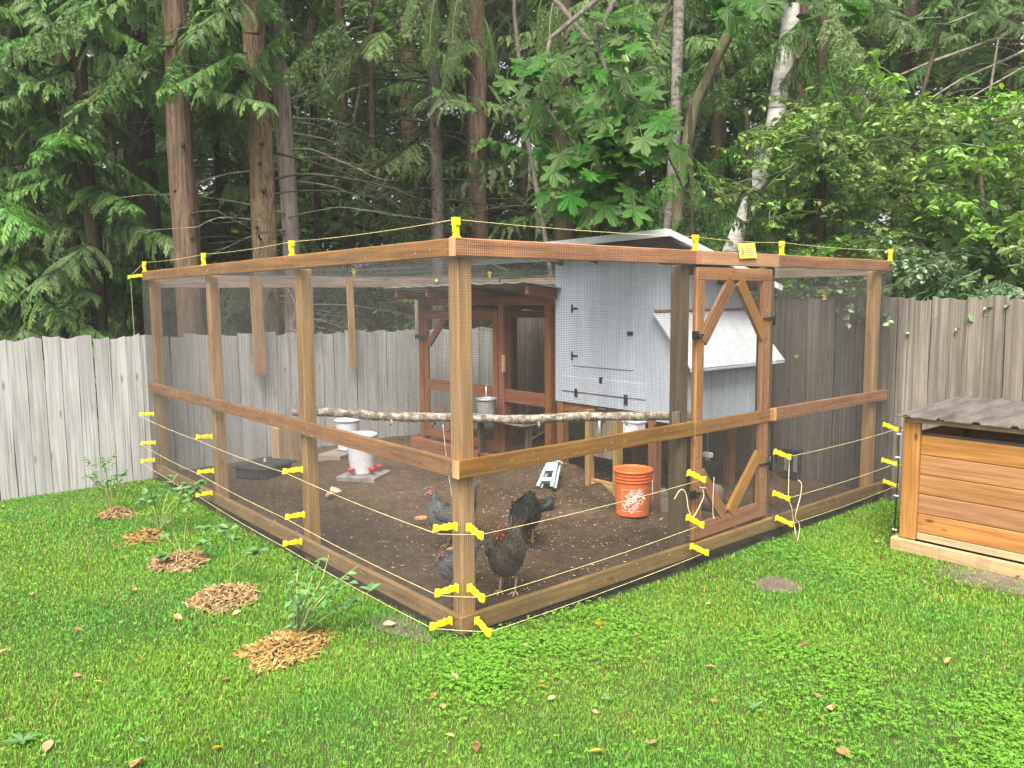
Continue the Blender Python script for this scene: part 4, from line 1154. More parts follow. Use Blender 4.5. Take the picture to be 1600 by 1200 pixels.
# ================================================================== HENS
def catmull(K, q):
    K = np.asarray(K, float); n = len(K)-1
    t = q*n; i = min(int(t), n-1); t -= i
    p0, p1, p2, p3 = K[max(i-1, 0)], K[i], K[i+1], K[min(i+2, n)]
    return .5*(2*p1+(-p0+p2)*t+(2*p0-5*p1+4*p2-p3)*t*t+(-p0+3*p1-3*p2+p3)*t**3)
def hen(label, x, y, yaw, mat, spine, scale=1.0, legs=True, z=None, legspread=.045, tail=.14):
    if z is None: z = float(soil_z(np.array([x]), np.array([y]))[0])
    t = thing('hen', label, 'hen', (x, y, z), yaw, 'hens in the run')
    t.scale = (scale,)*3
    NR, NS = 46, 24
    V, UV = [], []
    cen = [catmull(spine, i/(NR-1)) for i in range(NR)]
    for i, c in enumerate(cen):
        a, b = cen[max(i-1, 0)], cen[min(i+1, NR-1)]
        tx, tz = b[0]-a[0], b[1]-a[1]; L = math.hypot(tx, tz) or 1; tx, tz = tx/L, tz/L
        nx, nz = -tz, tx
        for k in range(NS):
            an = 2*math.pi*k/NS
            wv = max(c[2], .003)*math.cos(an); hv = max(c[3], .003)*math.sin(an)
            j = 1+.05*math.sin(i*2.7+k*1.9)*math.sin(k*3.1+i)
            V.append((c[0]+nx*hv*j, wv*j, c[1]+nz*hv*j))
    F = []
    for i in range(NR-1):
        for k in range(NS):
            k2 = (k+1) % NS; F.append((i*NS+k, i*NS+k2, (i+1)*NS+k2, (i+1)*NS+k))
    me = fast_mesh('body', V, [np.array(F)[:, ::-1]], smooth=True)
    body = link('body', me, mat, t)
    # overlapping feathers lying on the body, pointing to the tail
    V = np.array(V).reshape(NR, NS, 3)
    fv, ff = [], []
    r = np.random.default_rng(int(abs(x*1000)+abs(y*100)))
    for q in range(1500):
        i = int(r.uniform(4, NR*.80)); k = r.integers(0, NS)
        p = V[i, k]; back = V[max(i-2, 0), k]-p; Lb = np.linalg.norm(back)
        if Lb < 1e-4: continue
        back /= Lb
        out = p-np.array((cen[i][0], 0, cen[i][1])); out /= (np.linalg.norm(out)+1e-6)
        sd = np.cross(back, out); sd /= (np.linalg.norm(sd)+1e-6)
        l = r.uniform(.016, .036); w = r.uniform(.005, .009)
        p = p+out*.001
        b = len(fv)
        fv += [p-sd*w*.6, p+sd*w*.6, p+back*l*.6+sd*w+out*.006, p+back*l+out*.010+sd*r.uniform(-.003, .003), p+back*l*.6-sd*w+out*.004]
        ff.append((b, b+1, b+2, b+3, b+4))
    tag(link('plumage', fast_mesh('plumage', np.array(fv), [np.array(ff)]), mat, body), kind='stuff')
    # wings folded on the sides
    for s in (-1, 1):
        w = MB()
        c = [catmull(spine, q) for q in (.30, .38, .48, .58, .66)]
        w.tube([(p[0], s*(p[2]*.82+.006), p[1]+p[3]*.12) for p in c], [.006, .03, .045, .045, .02], 12, wob=.02)
        o = w.build('wing', mat, body)
    # tail feathers
    tp = spine[0]; tb = spine[1]
    d = Vector((tp[0]-tb[0], 0, tp[1]-tb[1])).normalized()
    tm = MB()
    for k in range(7):
        off = (k-3)/3
        base = Vector((tb[0], off*.02, tb[1])); up = Vector((-d.z, 0, d.x))
        dirv = (d+up*-.25*abs(off)+Vector((0, off*.28, 0))).normalized()
        tm.beam(base, base+dirv*tail, .03, .004, (0, 1, 0.2))
    tm.build('tail_feather', mat, body)
    # head furniture
    hx, hz = spine[-3][0], spine[-3][1]; fx, fz = spine[-2][0], spine[-2][1]; bx, bz = spine[-1][0], spine[-1][1]
    d = Vector((bx-hx, 0, bz-hz)).normalized(); up = Vector((-d.z, 0, d.x))
    if up.z < 0: up = -up
    H = Vector((hx, 0, hz)); Fc = Vector((fx, 0, fz))
    poly = [(-.02, .018), (.03, .012), (.034, .026), (.024, .03), (.02, .046), (.012, .034), (.004, .052), (-.004, .036), (-.014, .05), (-.018, .034), (-.028, .036)]
    MB().prism(poly, H+Vector((0, .003, 0)), d, up, .006).build('comb', W['comb'] if legs else W['hen_brown'], body, .001)
    for s in (-1, 1):
        MB().tube([Fc+Vector((0, s*.008, 0))-up*.008, Fc+Vector((0, s*.012, 0))-up*.022, Fc+Vector((0, s*.011, 0))-up*.036], [.005, .009, .004], 8).build('wattle', W['comb'], body)
        MB().tube([H+d*.012+Vector((0, s*.0225, 0)), H+d*.03+Vector((0, s*.016, 0))], [.012, .008], 8).build('face_skin', W['comb'], body)
        e = MB().lathe([(.001, -.004), (.0045, 0), (.001, .004)], 8, H+d*.014+Vector((0, s*.031, 0))+up*.006); e.build('eye', W['eye'], body)
    B = Vector((bx, 0, bz))
    MB().tube([Fc, Fc.lerp(B, .6), B+d*.012-up*.004], [.010, .007, .0015], 8).build('beak', W['beak'], body)
    if legs:
        for s in (-1, 1):
            lg = MB()
            hip = Vector((-.01, s*legspread, .17)); hock = Vector((-.035, s*legspread, .10)); foot = Vector((.0, s*legspread, .012))
            lg.tube([hip, hip.lerp(hock, .5), hock], [.03, .02, .011], 10)
            lg.tube([hock, foot+Vector((0, 0, .02)), foot], [.009, .0075, .009], 8)
            for an, l in ((0, .06), (.6, .05), (-.6, .05), (math.pi, .025)):
                tip = foot+Vector((math.cos(an)*l, math.sin(an)*l, -.008))
                lg.tube([foot, foot.lerp(tip, .5)+Vector((0, 0, .006)), tip], [.007, .006, .003], 6)
            lg.build('leg', W['shank'], body)
    return t
UPR = [(-.20, .40, .010, .03), (-.155, .335, .045, .055), (-.115, .265, .075, .085), (-.03, .225, .092, .105), (.055, .225, .086, .105), (.105, .275, .06, .07), (.115, .335, .042, .042), (.12, .385, .032, .032), (.135, .425, .027, .029), (.16, .43, .017, .019), (.188, .424, .004, .005)]
STD = [(-.25, .33, .010, .03), (-.18, .285, .045, .055), (-.12, .245, .075, .085), (-.02, .225, .092, .1), (.075, .23, .082, .1), (.12, .28, .058, .064), (.135, .33, .041, .04), (.145, .37, .032, .032), (.162, .4, .027, .029), (.188, .402, .017, .019), (.216, .394, .004, .005)]
PEC = [(-.20, .41, .012, .03), (-.165, .345, .05, .06), (-.125, .275, .08, .09), (-.03, .225, .098, .11), (.06, .2, .088, .1), (.13, .185, .056, .06), (.18, .15, .038, .038), (.21, .11, .03, .03), (.235, .075, .026, .027), (.247, .05, .016, .018), (.255, .022, .004, .005)]
DUST = [(-.22, .07, .012, .03), (-.16, .06, .06, .04), (-.1, .055, .09, .06), (-.0, .05, .1, .07), (.08, .06, .085, .06), (.12, .085, .05, .045), (.14, .11, .035, .035), (.15, .13, .03, .03), (.165, .15, .026, .027), (.19, .148, .016, .018), (.215, .14, .004, .005)]
LOW = [(-.25, .27, .010, .03), (-.18, .25, .045, .055), (-.12, .225, .075, .085), (-.02, .205, .092, .1), (.075, .2, .082, .1), (.12, .235, .058, .064), (.135, .27, .041, .04), (.145, .3, .032, .032), (.162, .325, .027, .029), (.186, .318, .017, .019), (.21, .296, .004, .005)]
toC = lambda x, y: math.atan2(CAM[1]-y, CAM[0]-x)
LEFT = YAW+math.pi/2
hen('barred grey hen with red comb standing upright behind the corner post', .79, 1.20, LEFT+.5, W['hen_grey'], UPR, .95)
hen('darker grey hen with pale beak close to the mesh left of the corner post', .37, .55, LEFT+.95, W['hen_grey'], LOW, .78)
hen('dark brown hen with red face standing near the mesh right of the corner post', .56, .30, toC(.56, .30)-.25, W['hen_brown'], STD, 1.02)
hen('black hen seen from behind pecking with its head lowered', 1.24, .92, YAW+.15, W['hen_black'], PEC, 1.0, tail=.07)
hen('dark hen lying low in a dust bath behind the black hen', 1.92, 1.55, YAW-math.pi/2+.2, W['hen_black'], DUST, .75, legs=False, z=.0)
# ================================================================== leaf and bough meshes
def blades(P, D, N, L, Wd, curve=0.0, rs=None):
    """one bent rhombic blade per row: base P, direction D, normal N"""
    S = np.cross(D, N); S /= (np.linalg.norm(S, axis=1)[:, None]+1e-9)
    L = L[:, None]; Wd = Wd[:, None]
    m = P+D*L*.45+N*L*.04
    tip = P+D*L-N*L*curve
    V = np.stack([P, m+S*Wd*.5, tip, m-S*Wd*.5], 1)
    return V
def bough_mesh(seed, L=2.0, droop=.25, drape=.5, nb=46, bl=.5, tw=(.075, .13), step=.036, spread=.9, sparse=0.0, wide=1.0):
    """a flat-sprayed conifer bough: stem, side branchlets, and on those toothed sprays"""
    r = np.random.default_rng(seed)
    def stem(t): return np.array((L*t*(1-.06*t), .06*math.sin(t*5+seed)*L*.3, -droop*L*(t**1.4)+.12*L*max(0, t-.6)**2*2))
    prof = np.array(((0, .02), (.2, .17), (.3, .07), (.46, .2), (.55, .08), (.7, .15), (.78, .05), (1, 0), (.78, -.05), (.7, -.15), (.55, -.08), (.46, -.2), (.3, -.07), (.2, -.17)))
    NP = len(prof)
    V, TT = [], []
    sv = MB()
    sv.tube([stem(t) for t in np.linspace(0, 1, 9)], list(np.linspace(.016, .003, 9)), 4, False)
    for k in range(nb):
        t = .10+.9*(k+r.uniform(-.6, .6))/nb
        if r.random() < sparse: continue
        t = min(max(t, .08), 1.0)
        side = 1 if k % 2 else -1
        if k >= nb-2: side = 0.1*side
        l = (bl*(1-t)**.7+.15)*r.uniform(.55, 1.25)
        d0 = np.array((1.0, 0, -.15))*r.uniform(.3, .8)+np.array((0, side*spread, 0))+np.array((0, 0, r.uniform(-.35, .3)-drape*.5)); d0 /= np.linalg.norm(d0)
        nst = max(3, int(l/step))
        pts = []; p = stem(t); d = d0.copy()
        for j in range(nst+1):
            pts.append((p.copy(), d.copy()))
            d = d+np.array((r.normal()*.06, r.normal()*.06, -drape*1.6/nst)); d /= np.linalg.norm(d)
            p = p+d*l/nst
        sv.tube([q[0] for q in pts[::max(1, nst//3)]], .0028, 3, False)
        tone0 = r.uniform(.1, .6)
        roll = r.uniform(-.7, .7)
        for j, (pp, dd) in enumerate(pts):
            u = j/nst
            nrm = np.array((0, 0, 1.0))-dd*dd[2]; nn = np.linalg.norm(nrm)
            nrm = nrm/nn if nn > .05 else np.array((0, 1.0, 0))
            if drape > .7:
                nrm = np.array((r.normal(), r.normal(), .2)); nrm -= dd*nrm.dot(dd); nrm /= np.linalg.norm(nrm)
            sdv = np.cross(dd, nrm); nr2 = nrm*math.cos(roll)+sdv*math.sin(roll)
            for s in ((1, -1) if j < nst else (0,)):
                if r.random() < .12: continue
                sd2 = np.cross(dd, nr2)*s
                bd = dd*r.uniform(.6, 1.1)+sd2*.75*(1-.3*u)+np.array((0, 0, -.1-.3*drape*r.random())); bd /= np.linalg.norm(bd)
                ll = r.uniform(*tw)*(1-.45*u)
                ss = np.cross(bd, nr2); ss /= np.linalg.norm(ss)+1e-9
                q = pp+bd*ll*prof[:, :1]+ss*ll*wide*prof[:, 1:]-nr2*ll*.25*prof[:, :1]**2
                V.append(q); tt = np.clip(tone0+.3*u+r.uniform(-.15, .15), 0, 1)
                TT.append(np.clip(tt+.25*(prof[:, 0]-.4), 0, 1))
    n = len(V); nv = len(sv.v)
    F = np.arange(NP*n).reshape(n, NP)
    SV = np.array([tuple(v) for v in sv.v]); SF = np.array([f for f in sv.f])+NP*n
    return fast_mesh('bough', np.concatenate([np.concatenate(V), SV]), [F, SF], tone=np.concatenate([np.concatenate(TT), np.zeros(nv)]))
def with_mat(me, mat):
    c = me.copy(); c.materials.clear(); c.materials.append(mat); return c
_b = [bough_mesh(k, 1.7, .3, .5) for k in range(5)]
_w = [bough_mesh(20+k, 1.7, .35, 1.1, nb=54, bl=.45, tw=(.05, .10), step=.028, spread=.7, wide=.75) for k in range(4)]
_d = [bough_mesh(40+k, 2.0, .25, .4, nb=44, bl=.55, tw=(.05, .09), step=.032, sparse=.25, wide=.8) for k in range(4)]
BG = [with_mat(m_, W['cedarleaf']) for m_ in _b]
BP = [with_mat(m_, W['cedarpale']) for m_ in _w]
BD = [with_mat(m_, W['darkleaf']) for m_ in _d]
BW = [with_mat(m_, W['cedarleaf']) for m_ in _w]

def trunk(name, pts, radii, mat, parent, n=20, rough=.06, sub=5):
    """bark-ridged trunk following pts"""
    P, Rr = [], []
    for i in range(len(pts)-1):
        for j in range(sub):
            q = j/sub; P.append(Vector(pts[i]).lerp(Vector(pts[i+1]), q)); Rr.append(radii[i]+(radii[i+1]-radii[i])*q)
    P.append(Vector(pts[-1])); Rr.append(radii[-1])
    m = MB(); m.tube(P, Rr, n, True, True)
    ph = [random.uniform(0, 6) for _ in range(4)]
    for i in range(len(P)):
        for k in range(n):
            v = m.v[i*n+k]; a = 2*math.pi*k/n
            f = 1+rough*(.6*math.sin(a*5+ph[0]+i*.17)+.5*math.sin(a*9+ph[1]-i*.1)+.5*math.sin(i*.7+a*2+ph[2]))
            m.v[i*n+k] = P[i]+(v-P[i])*f
    return m.build(name, mat, parent)
def limb(parent, p, az, L, r0, mat, up=.1, droop=.35, name='limb', n=6):
    d = Vector((math.cos(az), math.sin(az), up)); pts = []
    for i in range(8):
        q = i/7
        pts.append(Vector(p)+d*L*q+Vector((.04*L*math.sin(q*7+az*5), .04*L*math.cos(q*6+az*3), -droop*L*q*q)))
    m = MB().tube(pts, [r0*(1-.85*i/7) for i in range(8)], n, False)
    for j in range(3, 8):
        q = pts[j]; a2 = az+random.choice((-1, 1))*random.uniform(.5, 1.1); l2 = L*.3*random.uniform(.5, 1)
        m.tube([q, q+Vector((math.cos(a2)*l2*.5, math.sin(a2)*l2*.5, -.03)), q+Vector((math.cos(a2)*l2, math.sin(a2)*l2, -.12*l2))], [r0*.3, r0*.2, r0*.08], 4, False)
    return m.build(name, mat, parent)
TREES = 'trees standing behind the fences'
def conifer(name, label, cat, px, depth, r0, barkm, zs=(), boughs=BG, bscale=(.8, 1.25), height=13, lean=(0, 0), dead=0, deadz=(1.5, 6), azr=None, droop=.0, n=18, dmat='twig'):
    x, y = bearing(px, depth)
    t = thing(name, label, cat, (x, y, -.16), 0, TREES)
    if r0 > 0:
        K = 8
        trunk('trunk', [(lean[0]*(i/K)*height+.04*math.sin(i*1.7+px), lean[1]*(i/K)*height+.04*math.cos(i*1.3+px), height*i/K) for i in range(K+1)], [r0*(1.15 if i == 0 else 1)*(1-.6*i/K) for i in range(K+1)], W[barkm], t, n)
    for z in zs:
        az = random.uniform(0, 2*math.pi) if azr is None else random.uniform(*azr)
        s = random.uniform(*bscale)*(1-.3*z/height)
        link('bough', random.choice(boughs), None, t, (lean[0]*z+r0*.6*math.cos(az), lean[1]*z+r0*.6*math.sin(az), z), Euler((random.uniform(-.35, .35), random.uniform(-.05, .3)+droop, az), 'XYZ'), s)
    for k in range(dead):
        z = random.uniform(*deadz); az = random.uniform(0, 6.28)
        limb(t, (lean[0]*z, lean[1]*z, z), az, random.uniform(.8, 2.2), random.uniform(.007, .017), W[dmat], random.uniform(-.1, .3), random.uniform(.1, .4))
    return t
def zr(a, b, n): return [a+(b-a)*(i+random.random())/n for i in range(n)]
CAMDIR = YAW+math.pi
front = (CAMDIR-1.5, CAMDIR+1.5)
# left group
conifer('cedar_tree', 'young red cedar with dense drooping boughs at the far left behind the fence', 'tree', 60, 9.9, .12, 'bark_dark', zr(.8, 8, 46), BG, (.7, 1.15), 10)
conifer('cedar_tree', 'bushy green cedar directly behind the left fence boards', 'tree', 150, 9.6, .10, 'bark_dark', zr(.7, 7.5, 44), BG, (.65, 1.05), 10)
conifer('cedar_tree', 'cedar with dark hanging boughs left of the wide dark trunk', 'tree', -60, 9.2, .13, 'bark_dark', zr(.8, 8, 40), BG, (.8, 1.2), 11)
conifer('cedar_tree', 'thick dark trunked cedar behind the left corner of the run', 'tree', 233, 11.2, .24, 'bark_dark', zr(3.0, 11, 22), BD, (.9, 1.4), 14, dead=6)
conifer('cedar_tree', 'reddish barked cedar trunk rising just behind the back fence', 'tree', 304, 9.0, .165, 'bark_red', zr(3.9, 12, 24), BG, (.8, 1.3), 14, lean=(-.012, .006), dead=4, deadz=(2, 5), n=26)
conifer('fir_tree', 'tan fir trunk with branch stubs behind the back fence', 'tree', 414, 9.1, .155, 'bark_tan', zr(4.2, 12, 20), BG, (.8, 1.3), 14, lean=(.002, -.001), dead=5, deadz=(2.5, 5), n=26)
conifer('dead_tree', 'pale barkless trunk right of the tan fir trunk', 'tree', 458, 10.2, .125, 'bark_pale', zr(5.5, 12, 10), BD, (.7, 1.1), 13, lean=(-.008, .004), dead=26, deadz=(1.4, 5.5), n=22, dmat='twig_pale')
conifer('fir_tree', 'slim grey lichened trunk behind the corner post', 'tree', 684, 11.2, .105, 'bark_grey', zr(3.6, 11, 20), BD, (.8, 1.3), 13, dead=46, deadz=(1.6, 6), n=18)
conifer('fir_tree', 'distant reddish trunk low behind the slim grey one', 'tree', 645, 16, .22, 'bark_red', zr(4, 12, 14), BD, (1, 1.5), 14)
conifer('fir_tree', 'thick dark trunk behind the hanging maple leaves', 'tree', 880, 12.0, .19, 'bark_dark', zr(2.2, 11, 28), BD, (.9, 1.4), 14, dead=10, deadz=(1.5, 5))
conifer('fir_tree', 'thin dark trunk in the deep shade between the pale trunk and the slim grey one', 'tree', 545, 14.5, .12, 'bark_dark', zr(1.2, 11, 34), BD, (.9, 1.4), 13, dead=10)
conifer('fir_tree', 'dark shaded fir right of the slim grey trunk', 'tree', 775, 14, .13, 'bark_dark', zr(1.0, 11, 34), BD, (.9, 1.4), 13, dead=10)
conifer('fir_tree', 'dark shaded fir behind the two left trunks', 'tree', 355, 14.5, .14, 'bark_dark', zr(1.4, 11, 34), BD, (.9, 1.4), 13, dead=8)
conifer('fir_tree', 'dark shaded fir behind the far left cedar', 'tree', 120, 14.0, .14, 'bark_dark', zr(1.0, 11, 34), BD, (1, 1.5), 13, dead=4)
conifer('fir_tree', 'dark fir behind the white coop roof', 'tree', 985, 13.0, .14, 'bark_dark', zr(1.0, 11, 34), BD, (.9, 1.4), 13, dead=6)
conifer('cedar_tree', 'pale weeping cedar behind the leaning birch', 'tree', 1235, 10.0, .13, 'bark_red', zr(1.3, 8, 54), BW+BP, (.7, 1.1), 11, droop=.15)
conifer('cedar_tree', 'pale weeping cedar between the two birches', 'tree', 1120, 10.6, .12, 'bark_dark', zr(1.2, 8, 46), BW, (.7, 1.1), 11, droop=.15)
conifer('cedar_tree', 'tall cedar at the right edge behind the shrubs', 'tree', 1560, 11.5, .15, 'bark_dark', zr(1.2, 9, 46), BG, (.8, 1.2), 12)
conifer('fir_tree', 'shaded fir behind the hazel shrubs on the right', 'tree', 1400, 12.5, .15, 'bark_dark', zr(1.2, 10, 40), BG+BD, (.9, 1.3), 13)
conifer('cedar_tree', 'tall cedar whose pale lacy boughs hang over the back of the run', 'tree', 750, 12.6, .18, 'bark_red', zr(4.6, 12, 20), BD, (.9, 1.3), 14)
for k, (px, dp, lab) in enumerate(((20, 12.6, 'understorey hemlock at the far left edge behind the cedars'), (190, 12.9, 'understorey hemlock filling the gap left of the wide dark trunk'), (285, 13.0, 'understorey hemlock seen between the wide dark trunk and the reddish cedar trunk'), (350, 12.2, 'understorey hemlock between the reddish cedar trunk and the tan fir trunk'), (500, 12.8, 'understorey hemlock right of the pale dead trunk'), (590, 13.2, 'understorey hemlock left of the slim grey trunk'), (735, 12.9, 'understorey hemlock right of the slim grey trunk'), (820, 13.1, 'understorey hemlock left of the hanging maple leaves'), (930, 12.3, 'understorey hemlock above the coop roof behind the maple leaves'), (1010, 11.8, 'understorey hemlock left of the thin mottled birch'), (1300, 12.6, 'understorey hemlock right of the pale weeping cedar'), (1480, 12.9, 'understorey hemlock behind the bare alder limbs'), (1640, 12.4, 'understorey hemlock at the far right edge of the wood'))):
    conifer('hemlock_tree', lab, 'tree', px, dp, .07, 'bark_dark', zr(.4, 6.2, 34)+zr(6.2, 10, 8), BD if k % 3 else BG, (.75, 1.2), 11, dead=3, n=10)
conifer('cedar_tree', 'weeping cedar spilling over the leaning birch above the run door', 'tree', 1275, 9.0, .08, 'bark_dark', zr(1.6, 5.2, 40), BP+BW, (.55, .9), 8, droop=.2)
conifer('cedar_tree', 'low young cedar hiding the foot of the leaning birch', 'tree', 1165, 9.15, .05, 'bark_dark', zr(.8, 3.0, 22), BW, (.4, .65), 4, droop=.1)
for px, dp, n_, z0, z1, lab in ((110, 9.0, 16, 3.4, 6.0, 'long cedar limb with hanging sprays at the top left of the trees'), (290, 8.5, 16, 4.25, 5.6, 'cedar limb with hanging sprays crossing the top of the reddish trunk'), (420, 8.6, 16, 4.4, 5.8, 'cedar limb with hanging sprays crossing the top of the tan fir trunk'), (560, 9.6, 18, 3.7, 6.0, 'cedar limb with sprays between the pale trunk and the slim grey trunk'), (1010, 9.2, 14, 4.2, 5.8, 'cedar limb with sprays above the maple leaves'), (1420, 8.8, 18, 3.6, 5.6, 'cedar limb with sprays above the hazel shrubs')):
    x, y = bearing(px, dp)
    t = thing('cedar_bough', lab, 'branch', (x, y, z0), 0)
    back = Vector(bearing(px+60, dp+2.6)+(z1+.6,))-t.location
    MB().tube([back, back*.5+Vector((0, 0, .25)), (0, 0, .1), (-back.x*.25, -back.y*.25, -.1)], [.045, .03, .018, .006], 8).build('limb', W['bark_dark'], t)
    for k in range(n_):
        q = random.random(); p = back*(q*.75)+Vector((random.uniform(-.9, .9), random.uniform(-.9, .9), random.uniform(-.1, z1-z0)*(.6)))
        link('bough', random.choice(BG+BW), None, t, p, (random.uniform(-.4, .4), random.uniform(.1, .7), CAMDIR+random.uniform(-1.3, 1.3)), random.uniform(.4, .75))
conifer('cedar_tree', 'low weeping cedar behind the coop hiding the foot of the olive maple trunk', 'tree', 1078, 8.75, .05, 'bark_dark', zr(1.2, 3.4, 26), BW, (.4, .65), 4, droop=.1)
# lacy pale sprays hanging in from the tall cedar above the run
lacy = thing('cedar_bough', 'long pale lacy cedar bough hanging in at the top centre of the trees', 'branch', bearing(700, 8.4)+(4.75,), 0)
for px, dp, z, s in ((690, 8.3, 4.75, .5), (735, 8.1, 4.9, .6), (760, 8.5, 4.6, .45), (720, 8.6, 4.4, .4), (670, 8.8, 5.1, .55)):
    x, y = bearing(px, dp); o = lacy.location
    link('bough', random.choice(BP), None, lacy, (x-o[0], y-o[1], z-o[2]), (random.uniform(-.3, .3), random.uniform(.5, .9), random.uniform(3.4, 4.6)), s)
bx_, by_ = bearing(700, 12.0)
MB().tube([(bx_-lacy.location[0], by_-lacy.location[1], 1.3), (.6, .7, .9), (.1, .1, .35), (-.5, -.4, -.0)], [.05, .035, .02, .008], 8).build('limb', W['bark_dark'], lacy)
lacy2 = thing('cedar_bough', 'second pale lacy cedar bough hanging in just left of the maple leaves', 'branch', bearing(890, 8.2)+(4.7,), 0)
for px, dp, z, s in ((865, 8.1, 4.6, .6), (900, 8.0, 4.55, .6), (880, 8.4, 4.9, .55), (925, 8.3, 4.8, .5), (850, 8.5, 4.8, .5)):
    x, y = bearing(px, dp); o = lacy2.location
    link('bough', random.choice(BP), None, lacy2, (x-o[0], y-o[1], z-o[2]), (random.uniform(-.3, .3), random.uniform(.6, 1.1), random.uniform(3.4, 4.6)), s)
MB().tube([(1.2, 1.6, 1.1), (.5, .7, .8), (.1, .1, .35), (-.4, -.3, .05)], [.04, .03, .02, .008], 8).build('limb', W['bark_dark'], lacy2)
# broken branch stubs on the two near trunks
for nm, px, dp, r0 in (('cedar_tree', 304, 9.0, .15), ('fir_tree', 414, 9.1, .145)):
    x, y = bearing(px, dp)
    root = min((o for o in bpy.data.objects if o.type == 'EMPTY' and o.get('category') == 'tree'), key=lambda o: (o.location.x-x)**2+(o.location.y-y)**2)
    for k in range(9):
        z = 1.7+k*.33+random.uniform(-.1, .1); a = CAMDIR+random.uniform(-1, 1)
        p = Vector((math.cos(a)*r0*.92, math.sin(a)*r0*.92, z)); q = p+Vector((math.cos(a), math.sin(a), -.2))*random.uniform(.035, .07)
        MB().tube([p, q], [.026, .015], 8).build('branch_stub', W['bark_dark'], root)

# ---- birches
def birch_tree(label, base, pts, radii, mat='birch'):
    t = thing('birch_tree', label, 'tree', (base[0], base[1], -.16), 0, TREES)
    trunk('trunk', pts, radii, W[mat], t, 16, .03)
    return t
bx, by = bearing(1128, 9.3)
ex, ey = bearing(1222, 9.6)
dx, dy = ex-bx, ey-by
wb = birch_tree('white birch trunk leaning to the right behind the run door', (bx, by), [(-dx*.45, -dy*.45, 0), (-.12*dx, -.12*dy, 1.6), (.12*dx, .12*dy, 2.4), (.5*dx, .5*dy, 3.1), (.8*dx, .8*dy, 3.9), (1.0*dx, 1.0*dy, 5.0), (1.1*dx, 1.1*dy, 7.5), (1.2*dx, 1.2*dy, 10)], [.12, .11, .10, .10, .105, .1, .09, .05])
for z in (5.2, 6, 6.8, 7.6, 8.4):
    limb(wb, (1.05*dx, 1.05*dy, z), random.uniform(0, 6.28), 1.6, .025, W['birch'], .5, .2)
bx, by = bearing(1052, 9.9)
birch_tree('thin mottled birch trunk behind the coop roof', (bx, by), [(-.15, .05, 0), (-.1, .05, 2), (0, 0, 4), (.04, 0, 6), (.1, 0, 10)], [.08, .075, .07, .06, .04], 'bark_mottled')
bx, by = bearing(868, 10.4)
t = birch_tree('very thin curved sapling left of the maple leaves', (bx, by), [(.1, 0, 0), (0, 0, 1.8), (-.12, .1, 2.8), (-.3, .22, 4.0), (-.42, .3, 5.5), (-.4, .3, 8)], [.04, .036, .032, .03, .025, .015], 'bark_grey')
# ---- maple: trunk behind the run, limbs reaching over it
def maple_leaf(seed):
    r = random.Random(seed); curl = r.uniform(-1, 1)
    half = [(0, 1.0), (7, .86), (12, .9), (17, .74), (22, .52), (30, .55), (38, .78), (44, .80), (50, .95), (55, .82), (62, .78), (68, .6), (78, .42), (90, .5), (100, .62), (108, .68), (116, .54), (126, .45), (145, .33), (165, .2)]
    pts = []
    for a, rad in half: pts.append((R_(90-a), rad*r.uniform(.93, 1.05)))
    for a, rad in reversed(half[1:]): pts.append((R_(90+a), rad*r.uniform(.93, 1.05)))
    V = [(0, 0, 0)]; T = [.3]
    for a, rad in pts:
        x, y = rad*math.cos(a), rad*math.sin(a)
        z = -.3*rad*rad+.13*abs(math.sin(3.1*a))*rad+r.uniform(-.035, .035)+.12*x*curl
        V.append((x*.62, y*.62+.06, z*.62)); T.append(r.uniform(.3, .7))
    n = len(V)-1
    F = [(0, 1+(k+1) % n, 1+k) for k in range(n)]
    b = len(V)
    V += [(-.008, 0, 0), (.008, 0, 0), (.006, -.42, -.12), (-.006, -.42, -.12)]; T += [1, 1, 1, 1]
    return fast_mesh('leaf', V, [np.array(F), np.array([(b, b+1, b+2, b+3)])], tone=T)
ML = [with_mat(maple_leaf(k), W['maple']) for k in range(6)]
bx, by = bearing(1085, 9.3)
mp = thing('maple_tree', 'big leaf maple with a leaning olive trunk and large leaves hanging over the coop', 'tree', (bx, by, -.16), 0, TREES)
def rel(px, py, dep, root=mp):
    p = CAM+ray(px, py)*dep
    return Vector((p[0]-root.location.x, p[1]-root.location.y, p[2]-root.location.z))
trunk('trunk', [rel(1040, 420, 9.4)*Vector((1, 1, 0)), rel(1062, 280, 9.4), rel(1085, 165, 9.3), rel(1120, 90, 9.2), rel(1150, 30, 9.1), rel(1215, -120, 9.0), rel(1290, -300, 9)], [.08, .07, .066, .064, .06, .05, .03], W['bark_olive'], mp, 14, .04)
main = [rel(1215, -120, 9.0), rel(1080, -150, 8), rel(980, -40, 7.2), rel(930, 60, 6.7), rel(960, 150, 6.4), rel(1000, 230, 6.3)]
MB().tube(main, [.05, .04, .03, .02, .014, .006], 8).build('limb', W['bark_grey'], mp)
b2 = [rel(980, -40, 7.2), rel(860, 60, 6.6), rel(840, 150, 6.4), rel(900, 230, 6.3), rel(930, 300, 6.3)]
MB().tube(b2, [.03, .02, .014, .01, .005], 8).build('limb', W['bark_grey'], mp)
b3 = [rel(1215, -120, 9.0), rel(1230, -60, 7.0), rel(1290, 10, 6.2)]
MB().tube(b3, [.04, .02, .006], 8).build('limb', W['bark_grey'], mp)
b4 = [rel(860, -10, 7.2), rel(1020, 190, 6.9), rel(1066, 290, 6.8)]
MB().tube(b4, [.025, .018, .008], 8).build('limb', W['bark_grey'], mp)
